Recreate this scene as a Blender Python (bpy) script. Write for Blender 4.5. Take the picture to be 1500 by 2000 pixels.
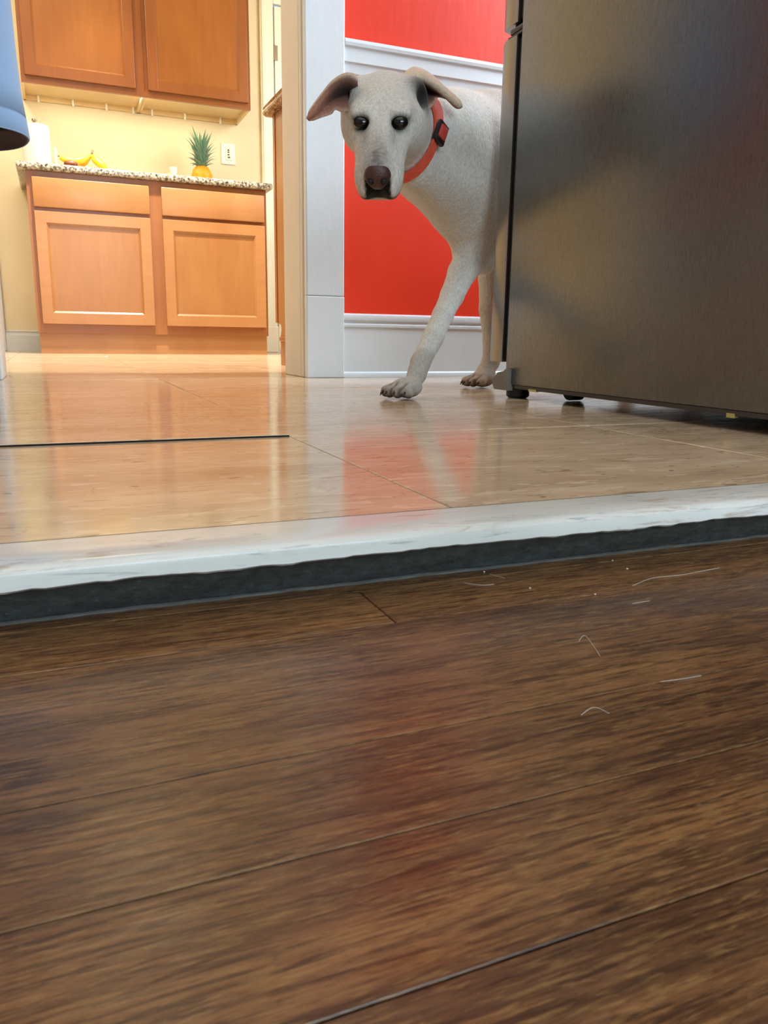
import bpy, bmesh, math, random
import numpy as np
from mathutils import Vector, Matrix
random.seed(7)
S = bpy.context.scene
COL = S.collection
for o in list(bpy.data.objects): bpy.data.objects.remove(o)

# ------------------------------------------------------------------ camera
FPX = 1506.0
cam_d = bpy.data.cameras.new('camera'); cam = bpy.data.objects.new('camera', cam_d); COL.objects.link(cam)
cam_d.sensor_fit = 'VERTICAL'; cam_d.sensor_height = 36; cam_d.sensor_width = 27
cam_d.lens = 36 * FPX / 2000; cam_d.clip_start = .01; cam_d.clip_end = 50
def nrm(v): return v / np.linalg.norm(v)
vx = nrm(np.array([3650., -288., FPX])); vy = nrm(np.array([-650., -352., FPX])); vy = nrm(vy - vx * vx.dot(vy))
vz = np.cross(vx, vy); vz = -vz if vz[1] > 0 else vz
R = np.array([vx, vy, vz])              # world <- image axes (right, down, forward)
CAMH = .106
m = Matrix(((R[0][0], -R[0][1], -R[0][2], 0), (R[1][0], -R[1][1], -R[1][2], 0), (R[2][0], -R[2][1], -R[2][2], CAMH), (0, 0, 0, 1)))
cam.matrix_world = m
cam_d.dof.use_dof = True; cam_d.dof.focus_distance = 1.35; cam_d.dof.aperture_fstop = 38
S.camera = cam

# ------------------------------------------------------------------ world, exposure, lights
S.view_settings.view_transform = 'Standard'; S.view_settings.look = 'None'
S.view_settings.gamma = 1; S.view_settings.exposure = 0.0; S.view_settings.use_curve_mapping = False
W = bpy.data.worlds.new('world'); S.world = W; W.use_nodes = True
W.node_tree.nodes['Background'].inputs[0].default_value = (.62, .75, 1, 1); W.node_tree.nodes['Background'].inputs[1].default_value = .6

def area(name, loc, target, sx, sy, power, color, spread=180):
    d = bpy.data.lights.new(name, 'AREA'); d.shape = 'RECTANGLE'; d.size = sx; d.size_y = sy
    d.energy = power; d.color = color; d.spread = math.radians(spread)
    o = bpy.data.objects.new(name, d); COL.objects.link(o); o.location = loc
    o.rotation_euler = (Vector(target) - Vector(loc)).to_track_quat('-Z', 'Y').to_euler(); return o
def spot(name, loc, target, power, color, angle, blend=.3, rad=.05):
    d = bpy.data.lights.new(name, 'SPOT'); d.energy = power; d.color = color; d.spot_size = math.radians(angle); d.spot_blend = blend; d.shadow_soft_size = rad
    o = bpy.data.objects.new(name, d); COL.objects.link(o); o.location = loc
    o.rotation_euler = (Vector(target) - Vector(loc)).to_track_quat('-Z', 'Y').to_euler(); return o
COOL = (.70, .86, 1.0); WARM = (1.0, .84, .58)
area('window_light_dining', (0.6, -2.52, 1.35), (0.5, 1.5, .6), 1.9, 1.4, 84, COOL)
area('window_light_corridor', (2.14, 1.42, 1.55), (.6, 1.45, .5), .9, 1.2, 78, COOL)
area('fill_light_dining', (-.1, .3, 2.46), (-.1, .3, 0), 2.0, 2.0, 14, (1, .95, .88))  # added fill for general ambient light, no known fixture
area('ceiling_light_kitchen', (-.2, 3.3, 2.46), (-.2, 3.3, 0), 1.2, .9, 13, WARM)
area('window_light_kitchen', (2.12, 3.4, 1.55), (1.0, 4.7, .7), .9, 1.0, 30, (1, .95, .86))
area('fill_light_kitchen_left', (-.75, 3.2, 2.46), (-.55, 3.6, 0), .6, .6, 36, (1, .90, .74))  # added fill to brighten the left of the kitchen, no known lamp
area('cabinet_strip_light', (.5, 4.62, 1.315), (.5, 4.66, .9), 1.0, .05, 3.6, WARM)
spot('sun_standin_floor', (.45, 3.60, 2.44), (.35, 3.62, 0), 540, (1, .94, .82), 62, .15)  # added spot in place of sun falling on the kitchen floor
spot('sun_standin_counter', (.35, 4.00, 2.44), (.35, 4.26, .9), 45, (1, .92, .76), 50, .5)  # added spot in place of sun striking the counter

# ------------------------------------------------------------------ material helpers
def lin(c): return tuple((x / 12.92 if x <= .04045 else ((x + .055) / 1.055) ** 2.4) for x in c) + (1,)
def rgb(h): return lin(tuple(int(h[i:i + 2], 16) / 255 for i in (0, 2, 4)))
class NT:
    def __init__(s, name):
        s.m = bpy.data.materials.new(name); s.m.use_nodes = True; s.t = s.m.node_tree; s.n = s.t.nodes; s.l = s.t.links
        s.b = s.n['Principled BSDF']
    def new(s, t, **kw):
        x = s.n.new(t)
        for k, v in kw.items(): setattr(x, k, v)
        return x
    def set(s, node, i, v):
        if hasattr(v, 'is_output') or isinstance(v, bpy.types.NodeSocket): s.l.new(v, node.inputs[i])
        else: node.inputs[i].default_value = v
    def pos(s, scale=(1, 1, 1), rnd=0):
        g = s.new('ShaderNodeNewGeometry'); mp = s.new('ShaderNodeMapping'); mp.inputs['Scale'].default_value = scale
        src = g.outputs['Position']
        s.l.new(src, mp.inputs['Vector'])
        if rnd:
            oi = s.new('ShaderNodeObjectInfo'); mu = s.new('ShaderNodeMath', operation='MULTIPLY'); s.l.new(oi.outputs['Random'], mu.inputs[0]); mu.inputs[1].default_value = rnd
            cb = s.new('ShaderNodeCombineXYZ'); s.l.new(mu.outputs[0], cb.inputs[0]); s.l.new(mu.outputs[0], cb.inputs[2])
            s.l.new(cb.outputs[0], mp.inputs['Location'])
        return mp.outputs[0]
    def noise(s, vec, scale, detail=4, rough=.5, dist=0):
        x = s.new('ShaderNodeTexNoise'); s.l.new(vec, x.inputs['Vector']); x.inputs['Scale'].default_value = scale
        x.inputs['Detail'].default_value = detail; x.inputs['Roughness'].default_value = rough; x.inputs['Distortion'].default_value = dist
        return x.outputs['Fac']
    def vor(s, vec, scale, feat='F1'):
        x = s.new('ShaderNodeTexVoronoi'); x.feature = feat; s.l.new(vec, x.inputs['Vector']); x.inputs['Scale'].default_value = scale
        return x.outputs['Distance']
    def ramp(s, fac, stops):
        x = s.new('ShaderNodeValToRGB'); s.l.new(fac, x.inputs[0]); e = x.color_ramp.elements
        while len(e) < len(stops): e.new(.5)
        for i, (p, c) in enumerate(stops):
            e[i].position = p; e[i].color = c if len(c) == 4 else (*c, 1)
        return x.outputs[0]
    def rng(s, fac, a, b, c, d):
        x = s.new('ShaderNodeMapRange'); s.l.new(fac, x.inputs[0])
        for i, v in enumerate((a, b, c, d)): x.inputs[i + 1].default_value = v
        return x.outputs[0]
    def mix(s, fac, a, b, mode='MIX'):
        x = s.new('ShaderNodeMix', data_type='RGBA', blend_type=mode); s.set(x, 0, fac); s.set(x, 6, a); s.set(x, 7, b); return x.outputs[2]
    def bump(s, h, strength, dist=.001):
        x = s.new('ShaderNodeBump'); s.l.new(h, x.inputs['Height']); x.inputs['Strength'].default_value = strength; x.inputs['Distance'].default_value = dist
        s.l.new(x.outputs[0], s.b.inputs['Normal']); return x
    def color(s, v): s.set(s.b, 'Base Color', v)
    def rough(s, v): s.set(s.b, 'Roughness', v)
def flat(name, col, rough=.5, metal=0, bump=0, bscale=200, var=.06):
    t = NT(name); c = col if len(col) == 4 else (*col, 1)
    if var:
        n = t.noise(t.pos(), 6, 5)
        t.color(t.mix(n, tuple(x * (1 - var) for x in c[:3]) + (1,), tuple(min(1, x * (1 + var)) for x in c[:3]) + (1,)))
    else: t.color(c)
    t.rough(rough); t.b.inputs['Metallic'].default_value = metal
    if bump: t.bump(t.noise(t.pos(), bscale, 3), bump)
    return t.m

M = {}
M['beige_wall'] = flat('beige_wall', rgb('E0D3B2'), .6, bump=.1, bscale=150)
M['grey_wall'] = flat('grey_wall', rgb('B9B2A2'), .7)
M['ceiling'] = flat('ceiling', rgb('E4E0D6'), .8)
M['plaster_edge'] = flat('plaster_edge', rgb('D9CDBC'), .6)
def mk_white():
    t = NT('white_gloss_paint'); v = t.pos()
    n = t.noise(v, 5, 5); c = t.mix(n, rgb('C6CDCF'), rgb('DADEDE'))
    sc = t.noise(t.pos((9, 9, 30)), 3, 6, .7); c = t.mix(t.rng(sc, .70, .76, 0, .35), c, rgb('8F8A80'))
    t.color(c); t.rough(.3); t.bump(t.noise(t.pos((1, 1, .25)), 60, 3), .22, .002); return t.m
M['white'] = mk_white()
def mk_red():
    t = NT('red_wall_paint'); n = t.noise(t.pos((1, 1, .4)), 4, 6)
    t.color(t.mix(n, rgb('D02A0A'), rgb('E83A18'))); t.rough(.38); t.bump(t.noise(t.pos((1, 1, .3)), 45, 3), .25, .002); return t.m
M['red'] = mk_red()
def mk_maple(name, a, b, rot=False):
    t = NT(name); sc = (14, 14, 1.2) if not rot else (1.2, 14, 14)
    n = t.noise(t.pos(sc, 3), 3, 6, .6, .6); n2 = t.noise(t.pos((2, 2, 1)), 2.5, 3)
    c = t.mix(n, rgb(a), rgb(b)); c = t.mix(t.rng(n2, .3, .7, 0, .25), c, rgb('B87440'), 'MULTIPLY')
    t.color(c); t.rough(.33); t.bump(n, .08, .0006); return t.m
M['maple'] = mk_maple('maple_cabinet_wood', '946439', 'A57545')
M['maple_h'] = mk_maple('maple_cabinet_wood_horizontal', '9E6E42', 'B08052', True)
M['maple_frame'] = mk_maple('maple_frame_wood', '8E5A30', '9E683C')
M['maple_u'] = mk_maple('upper_maple_shaded', '94571F', 'A86C32'); M['maple_uf'] = mk_maple('upper_frame_shaded', '8A5024', '9C602E')  # same maple, dimmer light on the uppers put into a darker colour
M['under'] = mk_maple('cabinet_underside', 'D9BE86', 'E6CF9E', True)
def mk_granite(name='granite', a='6E665A', b='B7AD9C'):
    t = NT(name); v = t.pos(); n = t.noise(v, 90, 4, .7); n2 = t.vor(v, 140)
    c = t.ramp(n, [(.36, rgb('2B2A26')), (.45, rgb(a)), (.56, rgb(b)), (.7, rgb('D9D2C4'))])
    c = t.mix(t.rng(n2, .1, .25, .8, 0), c, rgb('23221F')); t.color(c); t.rough(.14); return t.m
M['granite'] = mk_granite(); M['granite_b'] = mk_granite('brown_granite', '5D4533', '8E7258')
def mk_tile():
    t = NT('travertine_tile'); v = t.pos((1, 3.2, 1), 9)
    cl = t.noise(v, 5, 7, .62, .5); c = t.ramp(cl, [(.3, rgb('B39A7C')), (.5, rgb('C8B090')), (.7, rgb('D6C4A6'))])
    pt = t.noise(t.pos((1, 3.6, 1), 5), 26, 3, .5, .6); c = t.mix(t.rng(pt, .59, .625, 0, .6), c, rgb('DFCDB0'))
    st = t.noise(t.pos((1, 5, 1), 4), 30, 2, .5, .5); c = t.mix(t.rng(st, .66, .69, 0, .7), c, rgb('8F714F'))
    edge = t.noise(t.pos((1, 3, 1), 5), 7, 2, .5, 1.5)
    sb = t.new('ShaderNodeMath', operation='SUBTRACT'); t.l.new(edge, sb.inputs[0]); sb.inputs[1].default_value = .5
    ab = t.new('ShaderNodeMath', operation='ABSOLUTE'); t.l.new(sb.outputs[0], ab.inputs[0])
    c = t.mix(t.rng(ab.outputs[0], 0, .008, .5, 0), c, rgb('8A6C4C'))
    pit = t.vor(t.pos((1, 2.2, 1), 3), 22); pm = t.rng(pit, .05, .085, 1, 0); gate = t.noise(t.pos((1, 1, 1), 2), 30, 2); gm = t.rng(gate, .5, .53, 0, 1)
    mu = t.new('ShaderNodeMath', operation='MULTIPLY'); t.l.new(pm, mu.inputs[0]); t.l.new(gm, mu.inputs[1])
    c = t.mix(mu.outputs[0], c, rgb('3A2A1C')); t.color(c)
    t.rough(t.rng(t.noise(t.pos((1, 3, 1)), 14, 5, .6), .3, .75, .07, .2))
    t.b.inputs['IOR'].default_value = 1.55
    h = t.new('ShaderNodeMath', operation='SUBTRACT'); t.l.new(t.noise(t.pos((1, 2, 1)), 9, 3), h.inputs[0]); t.l.new(mu.outputs[0], h.inputs[1])
    t.bump(h.outputs[0], .06, .002); return t.m
M['tile'] = mk_tile(); M['grout'] = flat('grout', rgb('3A3128'), .9)
def mk_marble():
    t = NT('white_marble'); v = t.pos((1, 3, 3)); n = t.noise(v, 3, 6, .6, .8)
    c = t.ramp(n, [(.3, rgb('BFC1B8')), (.55, rgb('D6D8D2')), (.8, rgb('E2E4E0'))])
    a = t.noise(t.pos((1, 4, 9)), 8, 6, .7, .7); c = t.mix(t.rng(a, .58, .68, 0, .65), c, rgb('9A7A4A'))
    b = t.noise(t.pos((1.2, 6, 14)), 9, 6, .7, 1.2); c = t.mix(t.rng(b, .59, .70, 0, .65), c, rgb('5F6E78'))
    k = t.noise(t.pos((1.5, 8, 20)), 16, 5, .7, .6); c = t.mix(t.rng(k, .70, .76, 0, .8), c, rgb('4A4438'))
    t.color(c); t.rough(.16); t.bump(t.noise(t.pos(), 40, 4), .08, .001); return t.m
M['marble'] = mk_marble()
def mk_mortar():
    t = NT('dark_mortar'); n = t.noise(t.pos(), 120, 6, .7); c = t.ramp(n, [(.3, rgb('2E3331')), (.6, rgb('474E4B')), (.8, rgb('5C625E'))])
    sp = t.vor(t.pos(), 160); c = t.mix(t.rng(sp, .05, .12, .5, 0), c, rgb('8A8C86')); t.color(c); t.rough(.85); t.bump(n, .6, .002); return t.m
M['mortar'] = mk_mortar(); M['caulk'] = flat('grey_caulk', rgb('565650'), .7, bump=.5, bscale=400)
def mk_plank():
    t = NT('oak_plank')
    g1 = t.noise(t.pos((1, 16, 1), 30), 2.2, 5, .6, .7)
    g2 = t.noise(t.pos((1, 15, 1), 17), 30, 4, .65, .35)
    g3 = t.noise(t.pos((1, 9, 1), 11), 85, 3, .6, .2)
    c = t.ramp(g1, [(.28, rgb('543A24')), (.45, rgb('745031')), (.6, rgb('89603A')), (.75, rgb('9C7344'))])
    c = t.mix(t.rng(g2, .38, .56, .78, 0), c, rgb('2F1B10'))
    c = t.mix(t.rng(g3, .52, .66, 0, .5), c, rgb('A07C4A')); g4 = t.noise(t.pos((1, 6, 1), 3), 160, 3, .7); c = t.mix(t.rng(g4, .30, .48, .5, 0), c, rgb('2E1C12'))
    bl = t.noise(t.pos((2, 7, 1), 6), 4, 5, .6); c = t.mix(t.rng(bl, .53, .68, 0, .6), c, rgb('3A1E12'))
    oi = t.new('ShaderNodeObjectInfo'); hs = t.new('ShaderNodeHueSaturation'); t.l.new(c, hs.inputs['Color']); t.l.new(t.rng(oi.outputs['Random'], 0, 1, .78, 1.12), hs.inputs['Value'])
    c = hs.outputs[0]
    scr = t.noise(t.pos((3, 40, 1), 0), 5, 2, .5, 2.5)
    sb = t.new('ShaderNodeMath', operation='SUBTRACT'); t.l.new(scr, sb.inputs[0]); sb.inputs[1].default_value = .5
    ab = t.new('ShaderNodeMath', operation='ABSOLUTE'); t.l.new(sb.outputs[0], ab.inputs[0])
    c = t.mix(t.rng(ab.outputs[0], 0, .004, .22, 0), c, rgb('B59C80'))
    t.color(c); t.rough(t.rng(t.noise(t.pos((1, 6, 1), 3), 20, 4, .6), 1*.3, .7, .20, .36))
    t.bump(g2, .22, .0008); return t.m
M['plank'] = mk_plank()
M['gap'] = flat('plank_gap_dirt', rgb('14100C'), .95)
def mk_steel():
    t = NT('brushed_dark_steel'); v = t.pos((160, 160, 14)); n = t.noise(v, 4, 3, .7)
    t.color(t.mix(n, rgb('6C6C6A'), rgb('7F7E7A'))); t.b.inputs['Metallic'].default_value = .85
    t.rough(t.rng(n, .3, .7, .24, .34)); t.b.inputs['Anisotropic'].default_value = .0; t.bump(t.noise(t.pos((1, 1, .5)), 420, 3, .6), .2, .0006); return t.m
M['steel'] = mk_steel()
def mk_doorsteel():
    t = NT('stainless_door'); n = t.noise(t.pos((160, 160, 4)), 4, 3); t.color(t.mix(n, rgb('8B8580'), rgb('A09A94'))); t.b.inputs['Metallic'].default_value = 1; t.rough(.3); return t.m
M['door_steel'] = mk_doorsteel()
M['black'] = flat('black_rubber', rgb('0C0C0D'), .5); M['hinge_grey'] = flat('grey_bracket', rgb('75716C'), .5)
M['brass'] = flat('brass_screw', rgb('B8A860'), .4); M['galv'] = flat('dust_metal', rgb('4B4844'), .5, .5)
M['plastic_w'] = flat('white_plastic', rgb('EFEDE4'), .35, var=.02); M['darkp'] = flat('dark_plastic', rgb('4A3B34'), .5)
M['paper'] = flat('paper_towel', rgb('F3F1EC'), .9, bump=.4, bscale=160, var=.02); M['card'] = flat('pale_glassy_card', rgb('D8E4DE'), .25, var=.02)
M['cream'] = flat('cream_paint', rgb('F2EFDC'), .35, bump=.05); M['hinge'] = flat('hinge_metal', rgb('8E826A'), .4, .8)
M['stem'] = flat('banana_stem', rgb('5A5020'), .6); M['brown'] = flat('shade_brown', rgb('6A2E12'), .5)
def mk_ban():
    t = NT('banana_peel'); n = t.noise(t.pos(), 25, 4); t.color(t.mix(t.rng(n, .5, .7, 0, 1), rgb('F0C020'), rgb('D99A10'))); t.rough(.45); return t.m
M['banana'] = mk_ban()
M['leaf'] = flat('pineapple_leaf', rgb('7A9E84'), .5, var=.35); M['pine'] = flat('pineapple_skin', rgb('D9A018'), .5, var=.3)
def mk_cloth(name, a, b, sc=900):
    t = NT(name); n = t.noise(t.pos(), 10, 4); t.color(t.mix(n, rgb(a), rgb(b))); t.rough(.85)
    t.b.inputs['Sheen Weight'].default_value = .15; t.bump(t.noise(t.pos(), sc, 2), .15, .0006); return t.m
M['shorts'] = mk_cloth('blue_grey_cotton', '6F8CAB', '7C99B6'); M['shirt'] = mk_cloth('grey_shirt_cotton', '6A6660', '77736C')
M['shortsin'] = mk_cloth('shorts_lining', '6A6468', '757076'); M['stitch'] = mk_cloth('stitching', '5E7690', '64809C')
M['skin'] = flat('skin', rgb('C99A7E'), .5); M['shoe'] = flat('grey_shoe', rgb('5A5A5E'), .7); M['sole'] = flat('white_sole', rgb('D0CEC8'), .6); M['hair'] = flat('brown_hair', rgb('3A2818'), .6)
def mk_coat():
    t = NT('short_cream_coat'); a = t.new('ShaderNodeVertexColor'); a.layer_name = 'coat'
    n = t.noise(t.pos((1, 1, .45)), 320, 3, .6); n2 = t.noise(t.pos((1, 1, .5)), 40, 4, .6)
    c = t.mix(t.rng(n, .3, .7, 0, .4), a.outputs[0], rgb('8F8064'), 'MULTIPLY')
    t.color(c); t.rough(.75); t.b.inputs['Sheen Weight'].default_value = .08; t.b.inputs['Sheen Roughness'].default_value = .5
    t.b.inputs['Specular IOR Level'].default_value = .15; ad = t.new('ShaderNodeMath', operation='ADD'); t.l.new(n, ad.inputs[0]); t.l.new(n2, ad.inputs[1])
    t.bump(ad.outputs[0], .7, .003); return t.m
M['coat'] = mk_coat()
M['eye'] = flat('dark_eye', rgb('0B0705'), .14, var=0); M['nose'] = flat('brown_nose', rgb('43241F'), .45, bump=.9, bscale=500, var=.3)
M['nostril'] = flat('nostril_black', rgb('0A0606'), .7, var=0); M['claw'] = flat('dark_claw', rgb('2E231C'), .4)
M['iris'] = flat('brown_iris', rgb('2A160C'), .08, var=0)
def mk_collar():
    t = NT('red_orange_webbing'); n = t.noise(t.pos(), 90, 3); t.color(t.mix(n, rgb('C43A24'), rgb('E26448'))); t.rough(.75); t.bump(t.noise(t.pos(), 700, 2), .5, .001); return t.m
M['collar'] = mk_collar(); M['buckle_red'] = flat('red_buckle_plastic', rgb('B04038'), .3)

# ------------------------------------------------------------------ object helpers
ORG = {}
def org(p): return ORG.get(p.name, Vector((0, 0, 0))) if p else Vector((0, 0, 0))
def tag(o, label=None, cat=None, group=None, kind=None):
    if label: o['label'] = label
    if cat: o['category'] = cat
    if group: o['group'] = group
    if kind: o['kind'] = kind
    return o
def thing(name, loc, label, cat, group=None, kind=None):
    o = bpy.data.objects.new(name, None); o.empty_display_size = .05; COL.objects.link(o); o.location = loc; ORG[o.name] = Vector(loc)
    return tag(o, label, cat, group, kind)
def link(name, me, mat, parent=None, origin=None, smooth=False, label=None):
    o = bpy.data.objects.new(name, me); COL.objects.link(o)
    for mt in (mat if isinstance(mat, (list, tuple)) else [mat]): me.materials.append(mt)
    g = Vector(origin) if origin is not None else org(parent)
    me.transform(Matrix.Translation(-g)); ORG[o.name] = g
    if parent: o.parent = parent; o.location = g - org(parent)
    else: o.location = g
    if smooth:
        for p in me.polygons: p.use_smooth = True
    if label: o['label'] = label
    return o
class MB:
    def __init__(s): s.b = bmesh.new()
    def box(s, x0, x1, y0, y1, z0, z1, bev=0, seg=2, mat=0):
        r = bmesh.ops.create_cube(s.b, size=1)['verts']
        for v in r: v.co = Vector(((x0 + x1) / 2 + v.co.x * (x1 - x0), (y0 + y1) / 2 + v.co.y * (y1 - y0), (z0 + z1) / 2 + v.co.z * (z1 - z0)))
        if bev:
            es = list({e for v in r for e in v.link_edges}); bmesh.ops.bevel(s.b, geom=es, offset=bev, segments=seg, affect='EDGES', profile=.5)
        return s
    def prism(s, prof, axis, a, b):
        # prof: list of 2-D points; axis 'x': (y,z); 'y': (x,z); 'z': (x,y)
        f = {'x': lambda p, t: (t, p[0], p[1]), 'y': lambda p, t: (p[0], t, p[1]), 'z': lambda p, t: (p[0], p[1], t)}[axis]
        A = [s.b.verts.new(f(p, a)) for p in prof]; B = [s.b.verts.new(f(p, b)) for p in prof]; n = len(prof)
        s.b.faces.new(A); s.b.faces.new(B[::-1])
        for i in range(n): s.b.faces.new((A[i], B[i], B[(i + 1) % n], A[(i + 1) % n]))
        return s
    def tube(s, pts, rad, seg=12, cap=True):
        n = len(pts); rad = rad if isinstance(rad, (list, tuple)) else [rad] * n; rings = []
        up = Vector((.13, .27, .95)).normalized()
        for i, p in enumerate(pts):
            p = Vector(p); t = (Vector(pts[min(i + 1, n - 1)]) - Vector(pts[max(i - 1, 0)])).normalized()
            a = t.cross(up); a = a.normalized() if a.length > 1e-5 else Vector((1, 0, 0)); c = t.cross(a).normalized(); 
            rings.append([s.b.verts.new(p + (a * math.cos(k * 2 * math.pi / seg) + c * math.sin(k * 2 * math.pi / seg)) * rad[i]) for k in range(seg)])
        for i in range(n - 1):
            for k in range(seg): s.b.faces.new((rings[i][k], rings[i][(k + 1) % seg], rings[i + 1][(k + 1) % seg], rings[i + 1][k]))
        if cap: s.b.faces.new(rings[0][::-1]); s.b.faces.new(rings[-1])
        return s
    def lathe(s, prof, c, seg=24):
        rings = []
        for r, z in prof:
            rings.append([s.b.verts.new((c[0] + r * math.cos(k * 2 * math.pi / seg), c[1] + r * math.sin(k * 2 * math.pi / seg), z)) for k in range(seg)])
        for i in range(len(prof) - 1):
            for k in range(seg): s.b.faces.new((rings[i][k], rings[i][(k + 1) % seg], rings[i + 1][(k + 1) % seg], rings[i + 1][k]))
        s.b.faces.new(rings[0][::-1]); s.b.faces.new(rings[-1]); return s
    def ell(s, c, r, rot=None, seg=20, ring=12):
        v = bmesh.ops.create_uvsphere(s.b, u_segments=seg, v_segments=ring, radius=1)['verts']
        mt = (rot if rot else Matrix.Identity(3))
        for x in v: x.co = Vector(c) + mt @ Vector((x.co.x * r[0], x.co.y * r[1], x.co.z * r[2]))
        return s
    def build(s, name, mat, parent=None, origin=None, smooth=False, label=None, kind=None):
        bmesh.ops.recalc_face_normals(s.b, faces=s.b.faces[:])
        me = bpy.data.meshes.new(name); s.b.to_mesh(me); s.b.free()
        o = link(name, me, mat, parent, origin, smooth, label)
        if kind: o['kind'] = kind
        if smooth == 'auto':
            for p in me.polygons: p.use_smooth = True
            me.set_sharp_from_angle(angle=math.radians(35))
        return o
def box(name, mat, parent, x0, x1, y0, y1, z0, z1, bev=0, **kw):
    return MB().box(x0, x1, y0, y1, z0, z1, bev).build(name, mat, parent, **kw)

# ------------------------------------------------------------------ setting: floors
XL, XR, YB, YK, YW = -1.8, 2.2, -2.6, 1.95, 4.85
WZ = -.036
fk = thing('floor', (0, 0, 0), 'polished beige travertine tile floor of the kitchen, one step above the wood', None, kind='structure'); 
box('grout_bed', M['grout'], fk, XL, XR, .4268, YW, -.034, -.0045)
TX, TY0, TP, TQ = .229, .4278, .3865, .3745
tb = MB().box(-TP / 2 + .0007, TP / 2 - .0007, -TQ / 2 + .0004, TQ / 2 - .0004, -.0095, 0, .0005, 1)
tile0 = tb.build('tile', M['tile'], None)
first = True
for j in range(12):
    y = TY0 + TQ * (j + .5)
    for i in range(-6, 6):
        x = TX + TP * (i + .5)
        if x - TP / 2 < XL - .3 or x + TP / 2 > XR + .3: continue
        o = tile0 if first else tile0.copy()
        if not first: COL.objects.link(o)
        first = False
        o.parent = fk
        lift = .0018 if (j == 1 and i < 0) else (-.0004 if (j == 0) else random.uniform(-.0003, .0002))
        o.location = (x, y, lift)
MB().box(XL, TX - .0015, .8012, .80205, -.002, .0014).build('joint_filling', M['gap'], fk)
MB().box(XL, XR, .4268, .4284, -.003, -.00035).build('joint_filling', M['gap'], fk)
# wood floor
fw = thing('floor', (0, 0, WZ), 'dark reddish brown oak strip floor in the foreground', None, kind='structure')
box('subfloor', M['gap'], fw, XL, XR, YB, .43, WZ - .03, WZ - .0015)
PW = .0524
def plank(x0, x1, y0, y1):
    g = .00035; MB().box(x0 + g, x1 - g, y0 + g, y1 - g, WZ - .012, WZ, .0003, 1).build('plank', M['plank'], fw, origin=((x0 + x1) / 2, (y0 + y1) / 2, WZ))
plank(XL, XR, .3915, .43)
yy = .3915; k = 0
while yy > -.9:
    if k == 0: cuts = [-1.1, .151, 1.35]
    else: cuts = [random.uniform(-1.5, -.35), random.uniform(.85, 1.9)]
    cs = [XL] + cuts + [XR]
    for a, b in zip(cs[:-1], cs[1:]): plank(a, b, yy - PW, yy)
    yy -= PW; k += 1
rb = MB(); q = yy
while q > YB:
    rb.box(XL, XR, max(YB, q - PW) + .0004, q - .0004, WZ - .012, WZ); q -= PW
rb.build('plank_rows', M['plank'], fw, kind='stuff')
# marble threshold: rounded nose, ragged mortar bed below
mt = thing('trim_1', (.2, .4, 0), 'white veined marble threshold strip with rounded front edge over dark mortar', None, kind='structure')
def ragged(x, s): return .00045 * math.sin(x * 37 + 1.5 * math.sin(x * 13)) + .0003 * math.sin(x * 171 + 2 * math.sin(x * 51)) + .00022 * math.sin(x * 483 + 3 * math.sin(x * 97))
b = bmesh.new(); n = 700; rings = []
for i in range(n + 1):
    x = XL + (XR - XL) * i / n; w = ragged(x, 1)
    pr = [(.4266, -.0002), (.4072, 0), (.385, 0), (.3815, -.0009), (.3788, -.003), (.378, -.006), (.3778, -.0105 + w * .9), (.3795, -.0118 + w), (.39, -.0125), (.4268, -.0125)]
    rings.append([b.verts.new((x, p[0], p[1])) for p in pr])
for i in range(n):
    for k in range(10): b.faces.new((rings[i][k], rings[i + 1][k], rings[i + 1][(k + 1) % 10], rings[i][(k + 1) % 10]))
b.faces.new(rings[0]); b.faces.new(rings[-1][::-1]); mbx = MB(); mbx.b.free(); mbx.b = b
mbx.build('threshold', M['marble'], mt, smooth='auto')
b = bmesh.new(); rings = []; rr = random.Random(3)
NZ = 7
for i in range(n + 1):
    x = XL + (XR - XL) * i / n
    rings.append([b.verts.new((x, .3835 + .0215 * (k / (NZ - 1)) + rr.uniform(-.0004, .0004) + .0006 * math.sin(x * 40 + k), -.0125 + (-.0215) * k / (NZ - 1))) for k in range(NZ)] + [b.verts.new((x, .428, -.034)), b.verts.new((x, .428, -.0125))])
for i in range(n):
    for k in range(NZ + 2): b.faces.new((rings[i][k], rings[i + 1][k], rings[i + 1][(k + 1) % (NZ + 2)], rings[i][(k + 1) % (NZ + 2)]))
b.faces.new(rings[0]); b.faces.new(rings[-1][::-1]); mbx = MB(); mbx.b.free(); mbx.b = b
mbx.build('mortar_bed', M['mortar'], mt, smooth='auto', label='rough dark grey mortar under the marble')
b = bmesh.new(); rings = []
for i in range(n + 1):
    x = XL + (XR - XL) * i / n; w = .0006 * math.sin(x * 70) + .0004 * math.sin(x * 230)
    pr = [(.4095 + w, WZ), (.4095 + w, WZ + .0008), (.408, WZ + .0012), (.406, WZ + .0014 + w * .3), (.4045, WZ + .0008), (.404 + w, WZ)]
    rings.append([b.verts.new((x, p[0], p[1])) for p in pr])
for i in range(n):
    for k in range(6): b.faces.new((rings[i][k], rings[i + 1][k], rings[i + 1][(k + 1) % 6], rings[i][(k + 1) % 6]))
b.faces.new(rings[0]); b.faces.new(rings[-1][::-1]); mbx = MB(); mbx.b.free(); mbx.b = b
mbx.build('caulk_bead', M['caulk'], mt, smooth='auto', label='thin grey bead where mortar meets the wood')

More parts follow.
